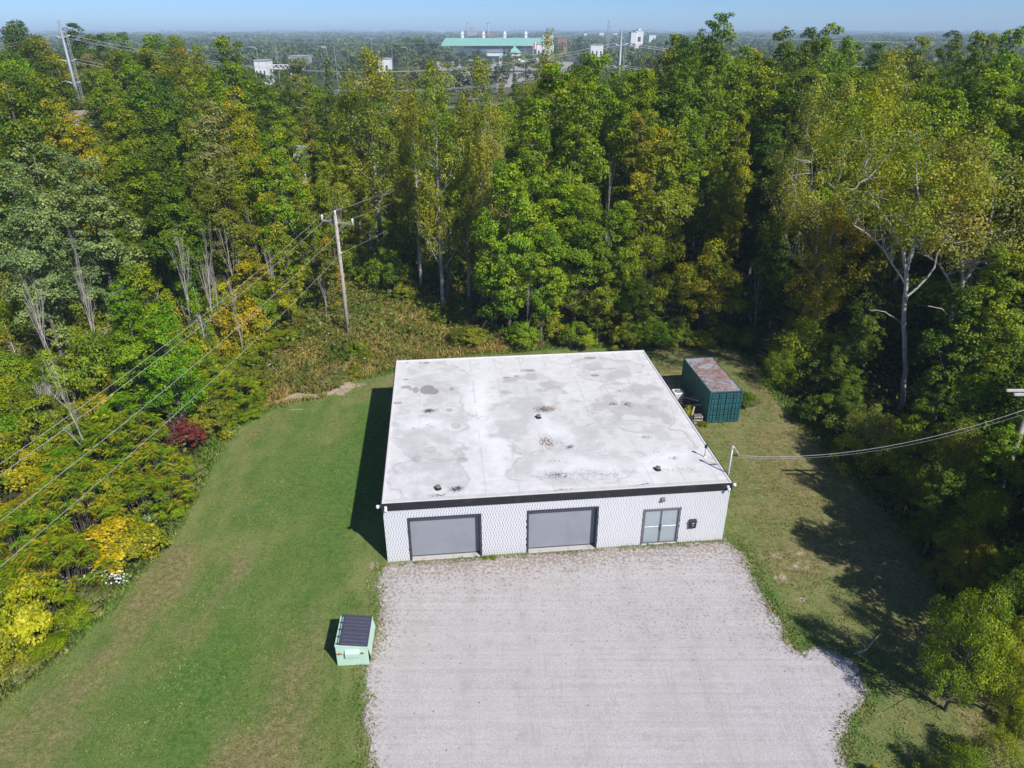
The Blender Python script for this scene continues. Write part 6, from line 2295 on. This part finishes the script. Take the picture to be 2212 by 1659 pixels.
def far_buildings():
    # car park and roads
    V = np.array([(p[0], p[1], .03) for p in LOT])
    mb = MB()
    mb.face([(-36, 395, .06), (18, 388, .06), (40, 480, .06), (58, 745, .06), (-74, 750, .06), (-52, 560, .06)])
    tag(mb.build('car_park', MATS['pavement_light']), kind='structure')
    for i, (ya, yb, m) in enumerate(((322, 329, 'asphalt'), (338, 345, 'asphalt'), (356, 358.5, 'pavement_light'), (372, 376, 'asphalt'))):
        MB().face([(-330, ya + 9, .10), (330, ya - 9, .10), (330, yb - 9, .10), (-330, yb + 9, .10)]).build('highway', MATS[m])
        tag(bpy.data.objects['highway' if i == 0 else 'highway.%03d' % i], kind='structure')
    # medians of the car park with painted rows
    mb = MB()
    for k in range(9):
        y = 400 + k * 30
        mb.box(-33 - k * 3, 12 + k * 4, y, y + 3.5, .07, .16)
    tag(mb.build('parking_islands', MATS['far_grey']), kind='structure')
    # grandstand with green roof
    x0, _, zr = at(952, 84, 760)
    x1, _, _ = at(1176, 84, 760)
    T = thing('grandstand', 'long white grandstand with pale green roof and four little cupolas far beyond the trees', 'building', ((x0 + x1) / 2, 760, 0))
    hw = (x1 - x0) / 2
    w_ = at(1106, 97.5, 756)[2]
    MB().box(-hw + 16, hw - 4, 6, 34, -.2, w_).build('main_wall', MATS['far_white'], T)
    MB().box(-hw + 30, hw - 24, 1, 5.9, w_ - 6.5, w_ - 3.5).box(-hw + 44, hw - 40, -3, .9, w_ - 9.5, w_ - 7.2).build('balcony', MATS['far_white'], T)
    m = MB()
    for k in range(14):
        xx = -hw + 22 + k * (2 * hw - 34) / 14
        m.box(xx, xx + 4.5, 5.85, 5.99, w_ - 2.9, w_ - 1.0)
    m.build('window', MATS['far_grey'], T)
    zt = at(1106, 82, 770)[2]
    MB().quadbox([(-hw, -4, w_ - .6), (hw, -4, w_ - .6), (hw, 40, w_ - .6), (-hw, 40, w_ - .6), (-hw + 3, 16, zt), (hw, 16, zt), (hw, 22, zt), (-hw + 3, 22, zt)]).build('roof', MATS['green_roof'], T)
    for px in (1107 - 106 + 25, 1186 - 106, 1258 - 98 - 12, 1186 + 55):
        pass
    for px in (1000 - 267 + 0, ):
        pass
    for px in (1733.6, 1814, 1893.6, 1973):
        xx = at(px * .576, 75, 775)[0] - (x0 + x1) / 2
        c = MB().box(xx - 1.3, xx + 1.3, 17.5, 20.5, zt - .3, zt + 3.2)
        c.quadbox([(xx - 1.6, 17, zt + 3.2), (xx + 1.6, 17, zt + 3.2), (xx + 1.6, 21, zt + 3.2), (xx - 1.6, 21, zt + 3.2), (xx - .1, 18.9, zt + 6.2), (xx + .1, 18.9, zt + 6.2), (xx + .1, 19.1, zt + 6.2), (xx - .1, 19.1, zt + 6.2)])
        c.build('cupola', MATS['far_white'], T)
    # entrance pavilion with spire
    x, y, z = at(1112, 84, 700)
    T = thing('entrance_pavilion', 'small spired pavilion with green roof in front of the far grandstand', 'building', (x, y, 0))
    MB().box(-5, 5, -4, 4, -.2, 9).box(-14, 22, -3, 5, -.2, 4.5).build('wall', MATS['far_white'], T)
    MB().quadbox([(-6, -5, 9), (6, -5, 9), (6, 5, 9), (-6, 5, 9), (-1.6, -1.6, 13), (1.6, -1.6, 13), (1.6, 1.6, 13), (-1.6, 1.6, 13)]).quadbox([(-1.2, -1.2, 13), (1.2, -1.2, 13), (1.2, 1.2, 13), (-1.2, 1.2, 13), (-.1, -.1, z), (.1, -.1, z), (.1, .1, z), (-.1, .1, z)]).build('spire', MATS['green_roof'], T)
    MB().quadbox([(-15, -4, 4.5), (23, -4, 4.5), (23, 6, 4.5), (-15, 6, 4.5), (-13, .8, 7.5), (21, .8, 7.5), (21, 1.2, 7.5), (-13, 1.2, 7.5)]).build('roof', MATS['green_roof'], T)

    def block(name, label, cat, px, ptop, Y, wpx, mat, dep=14, win=None, steps=()):
        x, y, z = at(px, ptop, Y)
        wd = wpx * Y / F_ * .93
        T = thing(name, label, cat, (x, y, 0))
        b = MB().box(-wd / 2, wd / 2, 0, dep, -.2, z)
        for (a, c, h) in steps:
            b.box(wd * a, wd * c, .5, dep * .6, z - .01, z + h)
        b.build('wall', MATS[mat], T)
        MB().box(-wd / 2 - .2, wd / 2 + .2, -.2, dep + .2, z + .01, z + .5).build('parapet', MATS['far_grey' if mat == 'far_white' else mat], T)
        if win:
            for i in range(win[0]):
                for j in range(win[1]):
                    xx = -wd / 2 + wd * (i + .5) / win[0]
                    zz = z * (.35 + .6 * (j + .5) / win[1])
                    MB().box(xx - wd * .18 / win[0], xx + wd * .18 / win[0], -.12, -.01, zz - z * .1 / win[1], zz + z * .1 / win[1]).build('window', MATS['far_dark'], T)
        return T
    block('office_block', 'stepped white office block on the horizon right of the steel pole', 'building', 1370, 70, 1000, 12, 'far_white', 20, None)
    block('office_annex', 'white annex adjoining the stepped office block on the horizon', 'building', 1382, 67, 1003, 17, 'far_white', 20, (1, 1), ((-.2, .2, 3),))
    block('press_box', 'small white box building above the right end of the grandstand roof', 'building', 1184, 76, 745, 22, 'far_white', 8, (3, 1))
    block('white_hall', 'low white hall with flat roof behind the green treetops', 'building', 1178, 97, 640, 36, 'far_white', 15, (4, 1))
    block('white_shop', 'small white flat building between green treetops right of the grandstand', 'building', 1290, 98, 620, 26, 'far_white', 12, (3, 1))
    block('storage_shed', 'pale storage shed in the distance left of the poplars', 'building', 560, 132, 330, 24, 'far_white', 10, (3, 1))
    block('warehouse', 'long grey warehouse in the distance at the left', 'building', 640, 122, 560, 34, 'far_grey', 20, (5, 1))
    block('far_store', 'low white store far behind the poplar tops', 'building', 828, 128, 430, 24, 'far_white', 10, (2, 1))
    block('brick_hall', 'small dark brick hall right of the press box', 'building', 1215, 84, 900, 20, 'far_brick', 12, (3, 1))
    block('steel_mill', 'hazy mill building with tall stack on the horizon', 'factory', 1018, 66, 2200, 26, 'far_grey', 40, None, ((-.2, .15, 9),))
    block('mill_annex', 'hazy reddish mill hall on the horizon right of the tall stack', 'factory', 1050, 68.5, 2200, 36, 'far_brick', 40)
    for px, pt, lb in ((1010, 50, 'tall hazy smokestack on the horizon, the left one of two'), (1054, 51, 'slim hazy smokestack on the horizon, the right one of two')):
        x, y, z = at(px, pt, 2190)
        T = thing('smokestack', lb, 'chimney', (x, y, 0), 0, 'smokestacks on the horizon')
        MB().tube([(0, 0, 0), (0, 0, z)], [2.8, 2.0], 12).build('shaft', MATS['far_grey'], T, True)
        MB().tube([(0, 0, z + .05), (0, 0, z + 2)], [2.3, 2.3], 12).build('rim', MATS['far_dark'], T, True)
    for i, (px, pt) in enumerate(((1938, 74), (1950, 73), (1962, 74.5))):
        block('apartment_tower', '%s of three pale apartment towers on the horizon at the right' % ('leftmost', 'middle', 'rightmost')[i], 'building', px, pt, 4200, 8, 'far_white', 30, (1, 5))
    for i, (px, pt, wpx) in enumerate(((1265, 72, 6), (1300, 71, 10), (1330, 72, 8), (1410, 76, 14))):
        block('far_block', ('small pale block', 'low wide pale block', 'hazy pale block', 'white stepped block')[i] + ' near the horizon, ' + ('left of the lattice tower', 'under the lattice tower', 'right of the lattice tower', 'right of the office annex')[i], 'building', px, pt, 2600 if i < 3 else 1500, wpx, 'far_white', 20)
    # lattice tower
    x, y, z = at(1316, 42, 900)
    T = thing('lattice_tower', 'slim lattice radio tower standing on the horizon', 'tower', (x, y, 0))
    m = MB()
    for a in range(4):
        sx, sy = (1, 1, -1, -1)[a], (1, -1, -1, 1)[a]
        m.tube([(sx * 1.5, sy * 1.5, 0), (sx * .9, sy * .9, z)], .14, 4)
    m.build('leg', MATS['far_grey'], T)
    m = MB()
    k = 0
    q = 2.0
    while q < z - 2:
        r0, r1 = 1.5 - .6 * q / z, 1.5 - .6 * (q + 2.2) / z
        s_ = 1 if k % 2 else -1
        m.tube([(-r0 * s_, -r0, q), (r1 * s_, -r1, q + 2.2)], .09, 3)
        m.tube([(-r0 * s_, r0, q), (r1 * s_, r1, q + 2.2)], .09, 3)
        q += 2.2
        k += 1
    tag(m.build('bracing', MATS['far_grey'], T), kind='stuff')
    m = MB()
    for zz in (z - 1, z - 5):
        for sx in (-1.5, 1.5):
            m.box(sx - .3, sx + .3, -.3, .3, zz - 1.2, zz + 1)
    m.build('antenna', MATS['far_white'], T)
    # flag on its pole by the grandstand
    x, y, z = at(1152, 90, 690)
    T = thing('flagpole', 'flagpole with red and white flag before the grandstand', 'flag', (x, y, 0))
    MB().tube([(0, 0, 0), (0, 0, z)], .18, 6).build('pole', MATS['far_white'], T)
    f = MB().box(.2, 1.4, -.05, .05, z - 6, z - .4, 0).box(1.4, 3.0, -.05, .05, z - 6, z - .4, 1).box(3.0, 4.2, -.05, .05, z - 6, z - .4, 0)
    f.build('flag', [MATS['flag_red'], MATS['far_white']], T)
    # street lamps
    L = [(24 + 530, 105 - 0, 300, 'curved street lamp in the distance left of the storage shed', 1), (595, 100, 330, 'straight lamp post in the distance above the storage shed', 0), (705, 104, 330, 'curved street lamp in the distance left of the poplar top', 1), (722, 102, 340, 'straight lamp post in the distance left of the poplar top', 0), (802, 84, 420, 'double-armed lamp post above the poplar top', 2), (1131 * .0 + 1081, 82, 560, 'tall double-armed lamp post before the grandstand middle', 2), (846, 105, 420, 'thin lamp post right of the poplar top', 0), (880, 105, 400, 'curved lamp right of the poplar top', 1), (1134, 100, 470, 'tall lamp post in the car park among yellow trees', 0)]
    for px, pt, Y, lb, kind in L:
        x, y, z = at(px, pt, Y)
        T = thing('street_lamp', lb, 'lamp', (x, y, 0), 0, 'street lamps in the distance')
        MB().tube([(0, 0, 0), (0, 0, z)], [.13, .08], 6).build('post', MATS['far_grey'], T)
        if kind:
            for s_ in ((1,) if kind == 1 else (-1, 1)):
                MB().tube([(0, 0, z - .1), (-.9 * s_, 0, z + .5), (-2.2 * s_, 0, z + .6)], .09, 5).build('arm', MATS['far_white'], T)
                MB().box(-2.9 * s_ - .5, -2.9 * s_ + .5, -.2, .2, z + .5, z + .72).build('lamp_head', MATS['far_grey'], T)
        else:
            MB().box(-.4, .4, -.2, .2, z + .01, z + .3).build('lamp_head', MATS['far_grey'], T)
    # house half hidden in the left woods
    x, y, z = at(212, 240, 124)
    T = thing('hidden_house', 'white gabled house with pinkish roof half hidden in the left woods', 'house', (x, y, 0), R(20))
    MB().box(-4.0, 4.0, -3.6, 3.6, -.3, z - 1.6).build('wall', MATS['far_white'], T)
    MB().quadbox([(-4.5, -4.3, z - 1.59), (4.5, -4.3, z - 1.59), (4.5, 4.3, z - 1.59), (-4.5, 4.3, z - 1.59), (-4.5, -.1, z + .2), (4.5, -.1, z + .2), (4.5, .1, z + .2), (-4.5, .1, z + .2)]).build('roof', MATS['house_roof'], T)
    MB().bev(-4.6, 4.6, -4.45, -4.31, z - 1.8, z - 1.5, .02).build('gutter', MATS['camera_white'], T)
    for xx in (-2.6, 0, 2.6):
        MB().box(xx - .5, xx + .5, -3.66, -3.61, z - 3.6, z - 2.4).build('window', MATS['far_dark'], T)
    x, y, z = at(626, 322, 96)
    T = thing('white_shed', 'small white shed with dark doorway in a gap of the left woods', 'shed', (x, y, 0))
    MB().box(-1.9, -.8, -.1, .0, -.2, z).box(.4, 1.7, -.1, .0, -.2, z).build('wall', MATS['camera_white'], T)
    MB().box(-1.9, 1.7, .01, 3, -.2, z - .1).build('interior', MATS['far_dark'], T)
    MB().box(-2.1, 1.9, -.3, 3.2, z + .01, z + .12).build('roof', MATS['far_grey'], T)
    x, y, z = at(586, 140, 335)
    T = thing('truss_frame', 'white truss frame standing beside the distant storage shed', 'truss', (x, y, 0))
    m = MB()
    for k in range(7):
        m.tube([(-6 + k * 2, 0, z - 1.6), (-5 + k * 2, 0, z)], .14, 3)
        m.tube([(-5 + k * 2, 0, z), (-4 + k * 2, 0, z - 1.6)], .14, 3)
    m.tube([(-6, 0, z - 1.6), (8, 0, z - 1.6)], .16, 4).tube([(-5, 0, z), (7, 0, z)], .16, 4)
    m.build('lattice', MATS['far_white'], T)
    for s_ in (-6, 8):
        MB().tube([(s_, 0, 0), (s_, 0, z - 1.4)], .2, 4).build('post', MATS['far_white'], T)


far_buildings()

# ------------------------------------------------------------------ air
def haze():
    m, n, l = new_mat('haze_air')
    n.remove(n['Principled BSDF'])
    v = n.new('ShaderNodeVolumePrincipled')
    v.inputs['Color'].default_value = (.58, .77, 1.0, 1)
    v.inputs['Density'].default_value = HAZE
    v.inputs['Anisotropy'].default_value = -.1
    l.new(v.outputs[0], n['Material Output'].inputs['Volume'])
    W_ = 30000
    o = MB().box(-W_, W_, -W_, W_, -1.6, 62).build('haze', m)
    tag(o, kind='stuff', label='thin blue daylight haze over the distance', cat='haze')


HAZE = .00024
haze()
